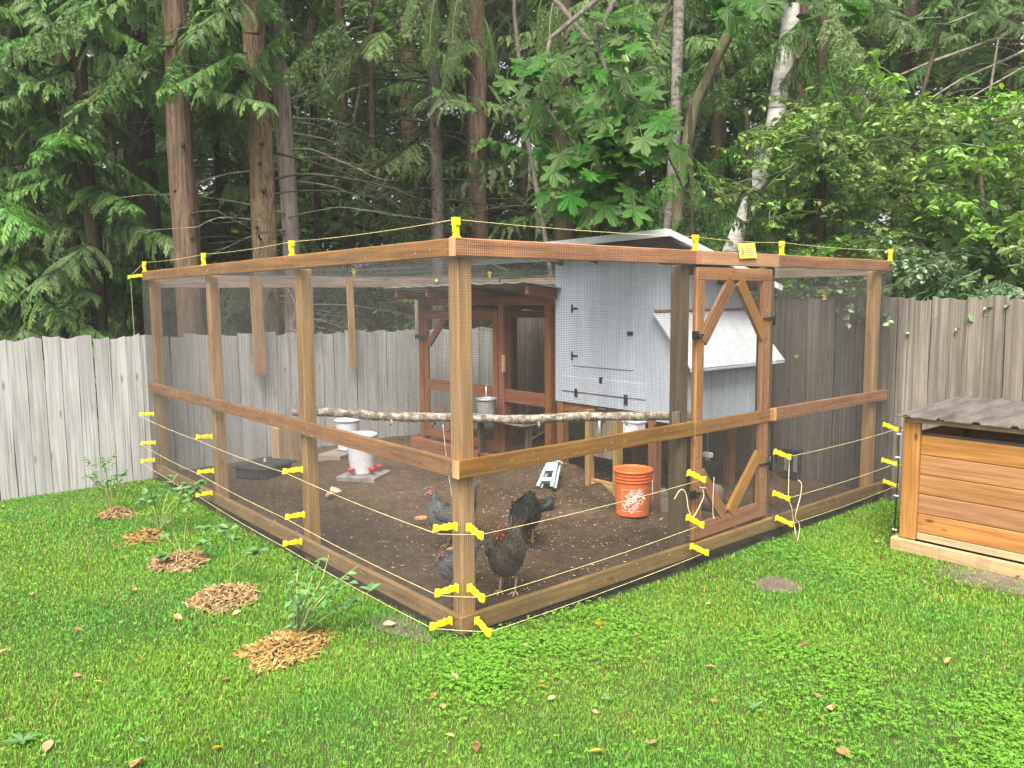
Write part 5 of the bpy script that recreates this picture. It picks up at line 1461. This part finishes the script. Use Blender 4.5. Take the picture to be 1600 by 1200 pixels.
def put_leaf(px, py, dep, size, tilt=None):
    p = rel(px, py, dep)
    yaw_ = YAW-math.pi/2+random.uniform(-1.0, 1.0)
    # blade hangs: +Y of the leaf points down and outwards, the face looks to the yard and the sky
    e = Euler((R_(-120)+random.uniform(-.55, .5), random.uniform(-.4, .4), yaw_), 'XYZ')
    link('leaf', random.choice(ML), None, mp, p, e, size*random.uniform(.8, 1.15))
for cxp, cyp, rx, ry, nn, dep in ((840, 125, 62, 42, 22, 6.3), (880, 200, 60, 45, 24, 6.5), (960, 150, 70, 55, 34, 6.3), (1000, 200, 60, 45, 26, 6.2), (960, 240, 60, 40, 24, 6.3), (905, 285, 60, 50, 34, 6.4), (965, 300, 55, 40, 18, 6.3), (950, 60, 60, 50, 22, 6.6), (1040, 215, 28, 30, 6, 6.1)):
    for k in range(int(nn*1.3)):
        a = random.uniform(0, 6.28); q = math.sqrt(random.random())
        put_leaf(cxp+rx*q*math.cos(a), cyp+ry*q*math.sin(a), dep+random.uniform(-.5, .6), random.choice((.18, .22, .25, .29)))
for k in range(34):
    put_leaf(random.uniform(1090, 1345), random.uniform(-25, 28), random.uniform(5.9, 6.8), .27)

# ---- right-hand shrubs: hazel, ivy
def oval_leaf(name, w=.62, fold=.18, seed=0, point=1.0):
    V, T = [], []
    prof = [(0, 0.02), (.18, .7), (.42, 1.0), (.7, .78), (.9, .3), (1.0, 0.0)]
    for y, h in prof:
        for s in (-1, 0, 1):
            V.append((s*h*w/2, y*point, fold*abs(s)*h*w-.18*y*y)); T.append(.45 if s else .6)
    F = []
    for i in range(5):
        for j in range(2):
            a = i*3+j; F.append((a, a+1, a+4, a+3))
    return fast_mesh(name, V, [np.array(F)], tone=T)
def leafy_mesh(seed, n=46, L=.7, size=(.05, .085), w=.6):
    r = np.random.default_rng(seed)
    base = oval_leaf('x', w, .16)
    bv = np.zeros(len(base.vertices)*3); base.vertices.foreach_get('co', bv); bv = bv.reshape(-1, 3)
    bf = np.array([p.vertices[:] for p in base.polygons])
    V, F, T = [], [], []
    sm = MB(); o = 0
    twigs = []
    for k in range(7):
        a = r.uniform(-1, 1); s0 = np.array((L*.12*k, 0, .02*k)); e = s0+np.array((math.cos(a)*L*.5, math.sin(a)*L*.5, r.uniform(-.12, .12)))
        twigs.append((s0, e)); sm.tube([s0, (s0+e)/2+np.array((0, 0, .03)), e], [.005, .004, .002], 4, False)
    sm.tube([(0, 0, 0), (L*.4, 0, .05), (L*.9, 0, .02)], [.008, .006, .003], 5, False)
    for k in range(n):
        s0, e = twigs[r.integers(0, len(twigs))]; q = r.uniform(.1, 1.05)
        p = s0+(e-s0)*q
        yaw_ = r.uniform(0, 6.28); pit = r.uniform(-.9, .25); rol = r.uniform(-.5, .5); sz = r.uniform(*size)
        Rm = np.array(Euler((pit, rol, yaw_), 'XYZ').to_matrix())
        V.append(bv*sz @ Rm.T + p); F.append(bf+o); o += len(bv)
        T.append(np.full(len(bv), r.uniform(.1, .9)))
    sv = np.array([tuple(v) for v in sm.v]); sf = np.array(sm.f)+o
    V.append(sv); T.append(np.full(len(sv), .1))
    return fast_mesh('leafy_branch', np.concatenate(V), [np.concatenate(F+[sf])], tone=np.concatenate(T))
LH = [with_mat(leafy_mesh(k), W['hazel']) for k in range(5)]
LI = [with_mat(leafy_mesh(30+k, 40, .6, (.06, .1), .8), W['ivy']) for k in range(4)]
def shrub(label, px, dep, n, zlo, zhi, rad, meshes, sc_=(.8, 1.3), stems=3):
    x, y = bearing(px, dep)
    if x < LB+.5 and y < LA+.5: x = LB+.6
    t = thing('shrub', label, 'shrub', (x, y, -.16), 0, 'shrubs behind the right fence')
    for k in range(stems):
        a = random.uniform(0, 6.28)
        MB().tube([(0.05*math.cos(a), .05*math.sin(a), 0), (rad*.3*math.cos(a), rad*.3*math.sin(a), zhi*.5), (rad*.6*math.cos(a), rad*.6*math.sin(a), zhi*.95)], [.014, .01, .004], 6).build('stem', W['bark_dark'], t)
    for k in range(n):
        a = random.uniform(0, 6.28); q = rad*math.sqrt(random.random()); z = random.uniform(zlo, zhi)
        q *= math.sqrt(max(.15, 1-((z-(zlo+zhi)/2)/((zhi-zlo)/2+.3))**2))
        link('leafy_branch', random.choice(meshes), None, t, (q*math.cos(a), q*math.sin(a), z), (random.uniform(-.4, .4), random.uniform(-.1, .6), a+random.uniform(-.8, .8)), random.uniform(*sc_))
    return t
shrub('dense hazel shrub behind the right fence left of the box roof', 1430, 8.4, 110, 1.2, 3.9, 1.1, LH)
shrub('tall hazel shrub behind the fence above the cedar box', 1540, 8.2, 110, 1.2, 3.3, .95, LH)
shrub('light green hazel shrub behind the middle of the right fence', 1330, 8.8, 110, 1.2, 4.0, 1.0, LH)
shrub('high leafy shrub at the far right edge of the trees', 1640, 8.6, 90, 1.2, 3.8, 1.0, LH)
shrub('shaded shrub under the leaning birch behind the coop', 1180, 9.4, 40, .8, 2.3, .9, LH+LI)
shrub('pale leaved shrub in the gap behind the back fence beyond the slim trunk', 560, 12.6, 36, .8, 2.6, 1.1, LH)
shrub('grey green shrub low behind the corner post', 700, 13.4, 34, .8, 2.4, 1.1, LH)
iv = thing('ivy', 'glossy grey green ivy spilling over the top of the right fence beside the run', 'ivy', (LB+.2, .3, 1.5), 0)
for k in range(120):
    y = random.uniform(-1.1, 1.3); z = random.uniform(.12, .85)*(1-.25*abs(y))
    link('leafy_branch', random.choice(LI), None, iv, (random.uniform(.0, .5), y, z-.15), (random.uniform(-.5, .5), random.uniform(-.2, .8), random.uniform(0, 6.28)), random.uniform(.45, .8))
MB().tube([(.25, -1.2, -1.4), (.2, -.4, -.2), (.22, .6, .1), (.25, 1.3, .2)], .012, 6).build('stem', W['twig'], iv)
# maple saplings with dark leaves at the right edge
ms = thing('maple_sapling', 'shaded young maple with large dark leaves above the right end of the fence', 'tree', bearing(1560, 7.6)+(-.16,), 0, TREES)
for px, py, dp, n_ in ((1540, 200, 8.3, 34), (1560, 330, 7.6, 40), (1590, 420, 7.4, 24), (1500, 240, 8.6, 20), (1530, 420, 7.6, 18)):
    for k in range(n_):
        p = rel(px+random.gauss(0, 34), py+random.gauss(0, 30), dp+random.uniform(-.4, .4), ms)
        link('leaf', random.choice(ML), None, ms, p, Euler((R_(-110)+random.uniform(-.6, .6), random.uniform(-.5, .5), YAW-math.pi/2+random.uniform(-1.2, 1.2)), 'XYZ'), .24*random.uniform(.7, 1.15))
MB().tube([(0, 0, 0), rel(1545, 420, 7.6, ms), rel(1530, 250, 8.2, ms), rel(1560, 60, 8.6, ms)], [.035, .028, .02, .01], 8).build('trunk', W['bark_grey'], ms)
# bare leaning limbs at the upper right
da = thing('fallen_tree', 'lichened bare limbs of a leaning dead alder at the upper right', 'tree', bearing(1700, 9.6)+(-.16,), 0, TREES)
for P_, r0 in (([(1700, -20, 9.4), (1560, 60, 9.3), (1460, 95, 9.3), (1400, 120, 9.4)], .03), ([(1700, 30, 9.2), (1578, 90, 9.1), (1500, 125, 9.0), (1420, 175, 9.0)], .02), ([(1690, 60, 9.0), (1590, 110, 8.9), (1520, 150, 8.8), (1480, 170, 8.8)], .013), ([(1650, 150, 9), (1540, 190, 8.8), (1490, 205, 8.8)], .018), ([(1600, -10, 9.2), (1500, 30, 9.2), (1440, 50, 9.3)], .018), ([(1640, 200, 8.6), (1560, 220, 8.5), (1545, 235, 8.4)], .014)):
    pts = [rel(*p, da) for p in P_]
    MB().tube(pts, [r0*(1-.6*i/(len(pts)-1)) for i in range(len(pts))], 8, wob=.05).build('limb', W['twig_pale'], da)
MB().tube([(0, 0, 0), (.1, 0, 2), rel(1700, 30, 9.3, da), rel(1720, -60, 9.4, da)], [.1, .09, .08, .06], 10).build('trunk', W['bark_grey'], da)
for k in range(26):
    p = rel(random.uniform(1430, 1640), random.uniform(20, 230), random.uniform(8.7, 9.6), da)
    limb(da, p, random.uniform(0, 6.28), random.uniform(.4, .9), .006, W['twig_pale'], .2, .3, 'twig', 4)

# ---- the deep wood beyond: one mass
def forest_mass(n=3400):
    out_V, out_F, out_T = [], [], []; o = 0
    base = np.array(((0, 0), (.25, .3), (.5, .12), (.75, .28), (1, 0), (.75, -.28), (.5, -.12), (.25, -.3)))
    NP = len(base)
    for k in range(n):
        px = random.uniform(-350, 1950); dep = random.uniform(17, 25)
        x, y = bearing(px, dep); z = 12.5*random.random()**1.1+.1
        m_ = 85
        az = RG.uniform(0, 6.283); L = RG.uniform(1.6, 3.2)
        q = RG.random(m_); side = RG.uniform(-1, 1, m_)
        c = np.stack([x+np.cos(az)*L*q-np.sin(az)*side*.7*(1.1-q), y+np.sin(az)*L*q+np.cos(az)*side*.7*(1.1-q), z-.35*L*q*q-RG.random(m_)*.3], 1)
        a2 = az+side*1.2+RG.normal(0, .3, m_); dz = RG.uniform(-.9, .1, m_); ll = RG.uniform(.14, .34, m_)
        d = np.stack([np.cos(a2), np.sin(a2), dz], 1); d /= np.linalg.norm(d, axis=1)[:, None]
        s_ = np.stack([-np.sin(a2), np.cos(a2), RG.uniform(-.6, .6, m_)], 1)
        P = c[:, None]+d[:, None]*(ll[:, None]*base[None, :, 0])[..., None]+s_[:, None]*(ll[:, None]*base[None, :, 1])[..., None]
        out_V.append(P.reshape(-1, 3)); out_F.append(np.arange(NP*m_).reshape(m_, NP)+o); o += NP*m_
        out_T.append(np.repeat(np.clip(RG.normal(.45, .2, m_)+random.uniform(-.2, .3), 0, 1), NP))
    return fast_mesh('distant_wood', np.concatenate(out_V), [np.concatenate(out_F)], tone=np.concatenate(out_T))
tag(link('distant_wood', forest_mass(), W['darkleaf']), 'mass of shaded conifer foliage deeper in the wood', None, kind='stuff')

# ================================================================== BLUEBERRY BUSHES, MULCH
def chip_mound(label, x, y, r, seed, n=230, h=.05):
    rg = np.random.default_rng(seed)
    t = thing('mulch_mound', label, 'mulch', (x, y, float(lawn_z(x, y))), 0, 'mulch mounds along the left side of the run')
    X = np.linspace(-1.0, 1.0, 17)
    g = grid_mesh('mound', -r*1.05, r*1.05, -r*1.05, r*1.05, 21, 21, lambda a, b: (h+.02)*np.exp(-(a*a+b*b)/(r*r*.42))-.012)
    link('mound', g, W['dirt'], t)
    V, F = [], []; o = 0
    for k in range(n):
        a = rg.uniform(0, 6.28); q = r*rg.random()**.5*(1+.13*math.sin(2*a+seed)+.1*math.sin(5*a+2*seed))+abs(rg.normal(0, .02))*(rg.random() < .3)
        px_, py_ = q*math.cos(a)*(1+.1*math.sin(3*a+seed)), q*math.sin(a)
        z = (h+.02)*math.exp(-(px_**2+py_**2)/(r*r*.42))+rg.uniform(0, .012)
        L, w, th = rg.uniform(.008, .034), rg.uniform(.003, .008), rg.uniform(.0015, .004)
        Rm = np.array(Euler((rg.uniform(-.8, .8), rg.uniform(-.55, .55), rg.uniform(0, 6.28))).to_matrix())
        c = np.array([(sx*L*(1 if sx < 0 else rg.uniform(.6, 1)), sy*w, sz*th) for sz in (-1, 1) for sx, sy in ((-1, -1), (1, -.6), (1, .6), (-1, 1))])
        V.append(c@Rm.T+np.array((px_, py_, z)))
        F.append(np.array(((0, 3, 2, 1), (4, 5, 6, 7), (0, 1, 5, 4), (1, 2, 6, 5), (2, 3, 7, 6), (3, 0, 4, 7)))+o); o += 8
    V = np.concatenate(V); uv = np.stack([np.repeat(rg.uniform(0, 50, n), 8)+V[:, 0], np.repeat(rg.uniform(0, 50, n), 8)+V[:, 1]], 1)
    tag(link('wood_chips', fast_mesh('wood_chips', V, [np.concatenate(F)], tone=np.repeat(np.clip(rg.normal(.55, .25, n), 0, 1), 8)), W['chip'], t), kind='stuff')
    return t
MND = [(-.665, 4.08, .14, 'farthest small mulch mound beside the left fence'), (-.66, 3.2, .15, 'thin scattered mulch mound second from the fence'), (-.66, 2.42, .2, 'mulch mound around the tall bare stemmed plant'), (-.676, 1.52, .21, 'mulch mound with almost no plant left on it'), (-.70, .56, .215, 'nearest mulch mound, in front of the leafy plant')]
for k, (x, y, r, lab) in enumerate(MND): chip_mound(lab, x, y, r, k+3, int(700*(r/.2)**2))
OVL = [with_mat(oval_leaf('leaf', .58, .2, k), W['blueberry']) for k in range(3)]
def plant(label, x, y, stems, lpr, size):
    t = thing('blueberry_bush', label, 'plant', (x, y, float(lawn_z(x, y))+.02), 0, 'young blueberry plants along the run')
    for pts, dens in stems:
        pts = [Vector(p) for p in pts]
        MB().tube(pts, [.0046*(1-.6*i/(len(pts)-1)) for i in range(len(pts))], 6, False).build('stem', W['stem'], t)
        nl = dens
        for k in range(nl):
            q = 1-lpr*random.random(); q *= (len(pts)-1); i = min(int(q), len(pts)-2)
            p = pts[i].lerp(pts[i+1], q-i)
            side = random.uniform(0, 6.28)
            link('leaf', random.choice(OVL), None, t, p, Euler((random.uniform(-.3, .7), random.uniform(-.4, .4), side), 'XYZ'), size*random.uniform(.7, 1.15))
    return t
def arcs(n, h, sp, lean=(0, 0), dens=16):
    out = []
    for k in range(n):
        a = 2*math.pi*k/n+random.uniform(-.5, .5); r = sp*random.uniform(.6, 1.1); hh = h*random.uniform(.7, 1.1)
        out.append(([(0, 0, 0), (r*.3*math.cos(a)+lean[0]*.3, r*.3*math.sin(a)+lean[1]*.3, hh*.5), (r*.7*math.cos(a)+lean[0]*.7, r*.7*math.sin(a)+lean[1]*.7, hh*.85), (r*math.cos(a)+lean[0], r*math.sin(a)+lean[1], hh)], dens))
    return out
plant('leafy young blueberry plant on the mulch nearest the left fence', -.70, 4.1, arcs(7, .46, .17, (0, 0), 18), .65, .048)
plant('dark leaved sparse blueberry plant on the second mulch mound', -.55, 3.25, arcs(6, .38, .22, (0.08, .02), 12), .6, .07)
plant('tall bare stemmed blueberry plant with leaves at its top', -.62, 2.45, [([(0, 0, 0), (.02, -.01, .2), (.05, -.03, .4), (.07, -.05, .52)], 14), ([(0.05, -.03, .38), (.08, -.04, .46), (.14, -.1, .56)], 12), ([(0, 0, .0), (-.02, .06, .12), (-.05, .09, .24), (-.04, .1, .3)], 3), ([(0, 0, 0), (-.05, .04, .1), (-.09, .07, .16)], 2), ([(0, 0, 0), (.06, -.08, .1), (.12, -.16, .12)], 12), ([(0, 0, 0), (-.1, -.05, .07), (-.2, -.1, .06)], 10)],   .4, .075)
plant('single thin yellow stem with few leaves beside the bare mulch mound', -.56, 1.72, [([(0, 0, 0), (.02, 0, .12), (.0, -.02, .22), (.01, 0, .33), (-.01, -.01, .4)], 9), ([(0, 0, .3), (-.05, .03, .38), (-.12, .05, .37)], 10), ([(0.02, 0, .1), (.1, -.1, .2), (.14, -.15, .22)], 12)], .6, .07)
plant('bushy blueberry plant leaning towards the run behind the nearest mulch mound', -.62, .62, arcs(7, .34, .26, (.14, .0), 13)+[([(0, 0, 0), (.1, .06, .15), (.22, .12, .25), (.3, .2, .34)], 14), ([(0, 0, 0), (.15, -.05, .1), (.3, -.1, .17), (.4, -.14, .22)], 22)], .85, .058)

# ================================================================== GRASS, CLOVER
def in_run(x, y, m=0.0): return (x > -m) & (y > -m) & (x < LB) & (y < LA)
def lawn_points(n, wfun):
    """points over the lawn in and near the field of view, thinning with distance"""
    X, Y = [], []
    got = 0
    while got < n:
        m = n
        ang = YAW+RG.uniform(-.95, .85, m); d = np.sqrt(RG.uniform(1.2**1.0, 9.5, m)**2)
        d = 1.25+8.6*RG.random(m)**1.25
        x = CAM[0]+np.cos(ang)*d; y = CAM[1]+np.sin(ang)*d
        ok = ~in_run(x, y, .004) & (y < LA+.02) & (x < LB+.03)
        ok &= ~((x > KX-.05) & (y < KY0+.05) & (y > KY1-.05) & (x < KX+KD))
        ok &= RG.random(m) < wfun(x, y)
        X.append(x[ok]); Y.append(y[ok]); got += int(ok.sum())
    return np.concatenate(X)[:n], np.concatenate(Y)[:n]
DIRT = ground(1215, 912)
BAREB = ground(1560, 905)
def grass_w(x, y):
    w = np.ones_like(x)
    for mx, my, r, _ in MND: w *= 1-np.exp(-(((x-mx)**2+(y-my)**2)/(r*r*1.0))**3)
    w *= 1-.97*np.exp(-(((x-DIRT[0])**2+(y-DIRT[1])**2*1.0)/(.16**2))**3)
    w *= 1-.85*np.exp(-((x-BAREB[0])**2/.25**2+(y-BAREB[1])**2/.35**2))
    w *= 1-.75*np.exp(-((x+.12)**2+(y-.35)**2)/.1)
    w *= .72+.28*np.clip(vnoise(x*3, y*3, 21)+.5, 0, 1)
    return np.clip(w, 0.01, 1)
NG = 640000
x, y = lawn_points(NG, grass_w)
z = lawn_z(x, y)
dist = np.hypot(x-CAM[0], y-CAM[1])
hgt = RG.uniform(.009, .026, NG)*(1+.35*vnoise(x*2.2, y*2.2, 5))*(.8+.4*RG.random(NG))
edge = np.minimum(np.where(x < 0, -x, 9), np.where(y < 0, -y, 9))
hgt *= 1+.5*np.exp(-np.clip(edge, 0, 9)/.08)
wid = RG.uniform(.0012, .0025, NG)*np.clip(dist/3.2, .8, 2.0)
ang = RG.uniform(0, 6.283, NG); bend = RG.uniform(.15, .95, NG)*hgt
ca, sa = np.cos(ang), np.sin(ang)
ba = ang+RG.uniform(-1.2, 1.2, NG)+math.pi/2
cb, sb = np.cos(ba), np.sin(ba)
P = np.zeros((NG, 5, 3), dtype=np.float32)
P[:, 0] = np.stack([x-ca*wid, y-sa*wid, z-.004], 1); P[:, 1] = np.stack([x+ca*wid, y+sa*wid, z-.004], 1)
mx_, my_, mz_ = x+cb*bend*.35, y+sb*bend*.35, z+hgt*.62
P[:, 2] = np.stack([mx_+ca*wid*.8, my_+sa*wid*.8, mz_], 1); P[:, 3] = np.stack([mx_-ca*wid*.8, my_-sa*wid*.8, mz_], 1)
P[:, 4] = np.stack([x+cb*bend, y+sb*bend, z+hgt*.95], 1)
i5 = np.arange(NG)*5
tone = np.clip(.45+.22*RG.standard_normal(NG)+.12*vnoise(x*1.7, y*1.7, 8), 0, .9)
dry = RG.random(NG) < (.035+.05*np.clip(vnoise(x*2.1, y*2.1, 31), 0, 1))
tone[dry] = RG.uniform(.94, 1, int(dry.sum()))
tv = np.repeat(tone, 5)
gm = fast_mesh('grass', P.reshape(-1, 3), [np.stack([i5, i5+1, i5+2, i5+3], 1), np.stack([i5+3, i5+2, i5+4], 1)], tone=tv)
tag(link('grass', gm, W['grass']), 'bright green mown grass of the lawn', None, kind='stuff')
# clover
CL = [(ground(1450, 1130), .55), (ground(1340, 1050), .3), (ground(880, 1020), .38), (ground(760, 1080), .28), (ground(970, 985), .28), (ground(1250, 870), .36), (ground(1330, 900), .28), (ground(800, 1040), .3), (ground(1560, 1150), .4), (ground(900, 960), .2), (ground(1210, 1010), .2)]
def clover_w(x, y):
    w = np.full_like(x, .035)
    for c, r in CL: w += 1.0*np.exp(-(((x-c[0])**2+(y-c[1])**2)/(r*r*.5)))
    w *= np.clip(vnoise(x*5, y*5, 77)+.75, .05, 1)
    return np.clip(w, 0, 1)*grass_w(x, y)
NC = 20000
x, y = lawn_points(NC, clover_w)
z = lawn_z(x, y)+RG.uniform(.018, .05, NC)
rot = RG.uniform(0, 6.283, NC); s = RG.uniform(.005, .0095, NC)
tx, ty = RG.uniform(-.35, .35, NC), RG.uniform(-.35, .35, NC)
lf = np.array(((0, 0), (.45, .42), (1.0, .5), (1.15, 0), (1.0, -.5), (.45, -.42)))
P = np.zeros((NC, 3, 6, 3), dtype=np.float32)
for k in range(3):
    a = rot+k*2.0944
    for j, (u_, v_) in enumerate(lf):
        dx = (np.cos(a)*u_-np.sin(a)*v_)*s; dy = (np.sin(a)*u_+np.cos(a)*v_)*s
        P[:, k, j] = np.stack([x+dx, y+dy, z+tx*dx+ty*dy+(.12*abs(v_)-.08*u_)*s], 1)
idx = np.arange(NC*3)*6
tone = np.clip(.5+.2*RG.standard_normal(NC), 0, 1)
tag(link('clover', fast_mesh('clover', P.reshape(-1, 3), [np.stack([idx, idx+1, idx+2, idx+3], 1), np.stack([idx, idx+3, idx+4, idx+5], 1)], tone=np.repeat(tone, 18)), W['clover']), 'patches of pale green clover among the grass', None, kind='stuff')
# worn patches of bare earth
def patch(label, c, rx, ry):
    n = 28
    V = [(c[0], c[1], float(lawn_z(c[0], c[1]))+.008)]
    for k in range(n):
        a = 2*math.pi*k/n; q = 1+.12*math.sin(3*a)+random.uniform(-.1, .1)
        xx, yy = c[0]+rx*q*math.cos(a), c[1]+ry*q*math.sin(a)
        V.append((xx, yy, float(lawn_z(xx, yy))+.003))
    tag(link('dirt_patch', fast_mesh('dirt_patch', V, [np.array([(0, 1+k, 1+(k+1) % n) for k in range(n)])], smooth=True), W['dirt']), label, None, kind='structure')
patch('round bare dirt patch in the lawn in front of the run door', DIRT, .15, .15)
patch('bare earth in front of the cedar box', BAREB, .2, .42)
patch('worn earth beside the near corner of the run', (-.12, .42), .1, .3)

# ---- fallen leaves
def dry_leaf(seed):
    r = random.Random(seed)
    V, T = [], []
    prof = [(0, .04), (.2, .6), (.45, 1), (.7, .8), (.88, .4), (1, .02)]
    for y_, h in prof:
        for s_ in (-1, 0, 1):
            V.append((s_*h*.32*r.uniform(.85, 1.1), y_-.5, .28*abs(s_)*h*.6+.25*(y_-.5)**2+r.uniform(-.02, .02))); T.append(r.uniform(.2, .9))
    F = [(i*3+j, i*3+j+1, i*3+j+4, i*3+j+3) for i in range(5) for j in range(2)]
    V += [(-.012, -.5, .05), (.012, -.5, .05), (.01, -.78, .08), (-.01, -.78, .08)]; T += [.3]*4
    return fast_mesh('fallen_leaf', V, [np.array(F), np.array([(30-12, 31-12, 32-12, 33-12)])], tone=T)
DL = {}
for c_ in ('tan', 'brown', 'orange', 'yellow'):
    DL[c_] = [with_mat(dry_leaf(k), W['dryleaf_'+c_]) for k in range(4)]
LV = [(938, 978, 'orange', .09, 'large orange fallen leaf in the grass right of the near corner of the run'),
 (848, 1008, 'brown', .075, 'brown fallen leaf in the clover right of the near corner'), (820, 1020, 'tan', .06, 'tan fallen leaf left of the brown one in the clover'),
 (932, 1178, 'yellow', .08, 'yellow fallen leaf near the bottom edge of the lawn'), (703, 1154, 'yellow', .05, 'small yellow fallen leaf in the grass below the run corner'),
 (848, 1082, 'yellow', .06, 'yellow green fallen leaf at the edge of the clover'), (692, 1113, 'tan', .06, 'tan fallen leaf standing in the grass below the run corner'),
 (711, 1071, 'tan', .06, 'tan fallen leaf in the grass under the corner post'), (678, 1098, 'brown', .05, 'brown fallen leaf hidden in the grass left of the tan one'),
 (688, 1000, 'orange', .07, 'orange fallen leaf by the lowest left insulator of the corner'), (608, 983, 'tan', .09, 'pale curled fallen leaf on the worn earth beside the run'),
 (930, 1117, 'orange', .04, 'small orange fallen leaf in the middle of the front lawn'), (862, 1098, 'tan', .05, 'faint tan fallen leaf beside the clover patch'),
 (1108, 938, 'tan', .06, 'tan fallen leaf in the grass below the run door'), (1110, 1040, 'tan', .065, 'pale heart shaped fallen leaf in the middle of the right lawn'),
 (1206, 996, 'brown', .055, 'brown fallen leaf below the bare dirt patch'), (1255, 1004, 'brown', .055, 'brown fallen leaf right of the dirt patch leaf'),
 (1220, 1024, 'orange', .045, 'small red orange fallen leaf below the dirt patch'), (1277, 1084, 'brown', .06, 'rust brown fallen leaf at the edge of the large clover patch'),
 (1300, 1103, 'tan', .07, 'crumpled tan fallen leaf left of the large clover patch'), (1285, 1117, 'brown', .05, 'dark brown fallen leaf just below the crumpled tan one'),
 (1115, 1095, 'orange', .045, 'small orange fallen leaf in the lower right lawn'), (1318, 1174, 'orange', .09, 'long orange fallen leaf at the bottom of the clover patch'),
 (1308, 1156, 'brown', .05, 'brown fallen leaf above the long orange one'), (1525, 990, 'orange', .045, 'orange fallen leaf in the lawn below the cedar box'),
 (1482, 1030, 'tan', .07, 'long tan fallen leaf above the large clover patch'), (1474, 952, 'tan', .05, 'pale fallen leaf in the lawn near the cedar box'),
 (1348, 889, 'tan', .05, 'tan fallen leaf in the grass left of the cedar box'), (1370, 844, 'tan', .05, 'pale fallen leaf beside the cedar box base'),
 (1592, 896, 'tan', .06, 'pale fallen leaf on the bare earth by the box'), (278, 963, 'orange', .075, 'orange tan fallen leaf left of the nearest mulch mound'),
 (121, 982, 'orange', .065, 'pointed orange fallen leaf in the left lawn'), (164, 945, 'tan', .065, 'faded tan fallen leaf in the left lawn above the pointed orange one'),
 (211, 919, 'orange', .06, 'orange fallen leaf left of the fourth mulch mound'), (370, 957, 'tan', .065, 'round tan fallen leaf between the two nearest mulch mounds'),
 (304, 990, 'tan', .06, 'folded tan fallen leaf left of the nearest mulch mound'), (119, 1054, 'tan', .06, 'tan fallen leaf beside the thin spot of the left lawn'),
 (153, 1064, 'yellow', .055, 'yellow fallen leaf right of the thin spot of the left lawn'), (136, 1082, 'orange', .055, 'orange fallen leaf below the thin spot of the left lawn'),
 (340, 1167, 'orange', .065, 'orange fallen leaf in the lower left lawn'), (213, 1190, 'orange', .1, 'large orange fallen leaf at the bottom edge of the left lawn'),
 (75, 1163, 'tan', .08, 'tan fallen leaf near the lower left corner of the lawn'), (3, 1017, 'orange', .06, 'orange fallen leaf at the left edge of the lawn'),
 (353, 1063, 'brown', .06, 'red brown fallen leaf below the nearest mulch mound'), (50, 926, 'orange', .05, 'small orange fallen leaf at the upper left of the lawn'),
 (4, 788, 'yellow', .06, 'pale yellow leaf at the foot of the left fence'), (404, 855, 'tan', .06, 'pale round fallen leaf between the mulch mounds and the run'),
 (382, 833, 'tan', .055, 'pale fallen leaf in the grass beside the lowest left wire'), (235, 1110, 'brown', .05, 'brown fallen leaf sunk in the left lawn'),
 (467, 925, 'tan', .05, 'tan fallen leaf beside the leafy plant'), (1020, 1162, 'brown', .05, 'brown leaf in the grass at the bottom centre'), (745, 1170, 'brown', .07, 'brown leaf under the grass at the bottom centre left')]
for k, (px, py, c_, sz, lab) in enumerate(LV):
    p = ground(px, py, GZ+.035)
    o = link('fallen_leaf', random.choice(DL[c_]), None, None, (p[0], p[1], float(lawn_z(p[0], p[1]))+.024), (random.uniform(-.5, .5), random.uniform(-.5, .5), random.uniform(0, 6.28)), sz*.82)
    tag(o, lab, 'leaf', 'fallen leaves on the lawn')
# ---- broad weed leaves in the lawn
WL = [with_mat(oval_leaf('leaf', .3, .15, 7), W['blueberry'])]
for px, py, n_, sz, lab in ((35, 1165, 8, .075, 'pale broad leaved weed rosette in the bottom left corner of the lawn'), (1180, 1110, 6, .05, 'dandelion rosette in the lower right lawn'), (950, 1105, 5, .04, 'small broad leaved weed in the middle of the front lawn'), (225, 1165, 5, .04, 'small weed with rounded leaves in the lower left lawn')):
    p = ground(px, py)
    t = thing('weed', lab, 'plant', (p[0], p[1], float(lawn_z(p[0], p[1]))+.02))
    for k in range(n_):
        link('leaf', WL[0], None, t, (0, 0, 0), (random.uniform(.2, .6), random.uniform(-.2, .2), 6.28*k/n_+random.uniform(-.3, .3)), sz*random.uniform(.7, 1.1))

# ================================================================== HAZE volume added to stand in for the lens veil and lift dark tones
hm = bpy.data.meshes.new('haze')
hx0, hx1, hy0, hy1, hz0, hz1 = -62, 62, -62, 62, -1.3, 16
hv = [(x, y, z) for z in (hz0, hz1) for y in (hy0, hy1) for x in (hx0, hx1)]
hm.from_pydata(hv, [], [(0, 2, 3, 1), (4, 5, 7, 6), (0, 1, 5, 4), (1, 3, 7, 5), (3, 2, 6, 7), (2, 0, 4, 6)])
hz = link('haze', hm)
tag(hz, 'thin pale haze hanging over the yard and the wood', None, kind='stuff')
hmat = bpy.data.materials.new('haze'); hmat.use_nodes = True
hn, hl = hmat.node_tree.nodes, hmat.node_tree.links
hn.remove(hn['Principled BSDF'])
pv_ = hn.new('ShaderNodeVolumePrincipled')
pv_.inputs['Color'].default_value = (0.93, 0.96, 1.0, 1)
pv_.inputs['Density'].default_value = 0.0016
hl.new(pv_.outputs[0], hn['Material Output'].inputs['Volume'])
hm.materials.append(hmat)
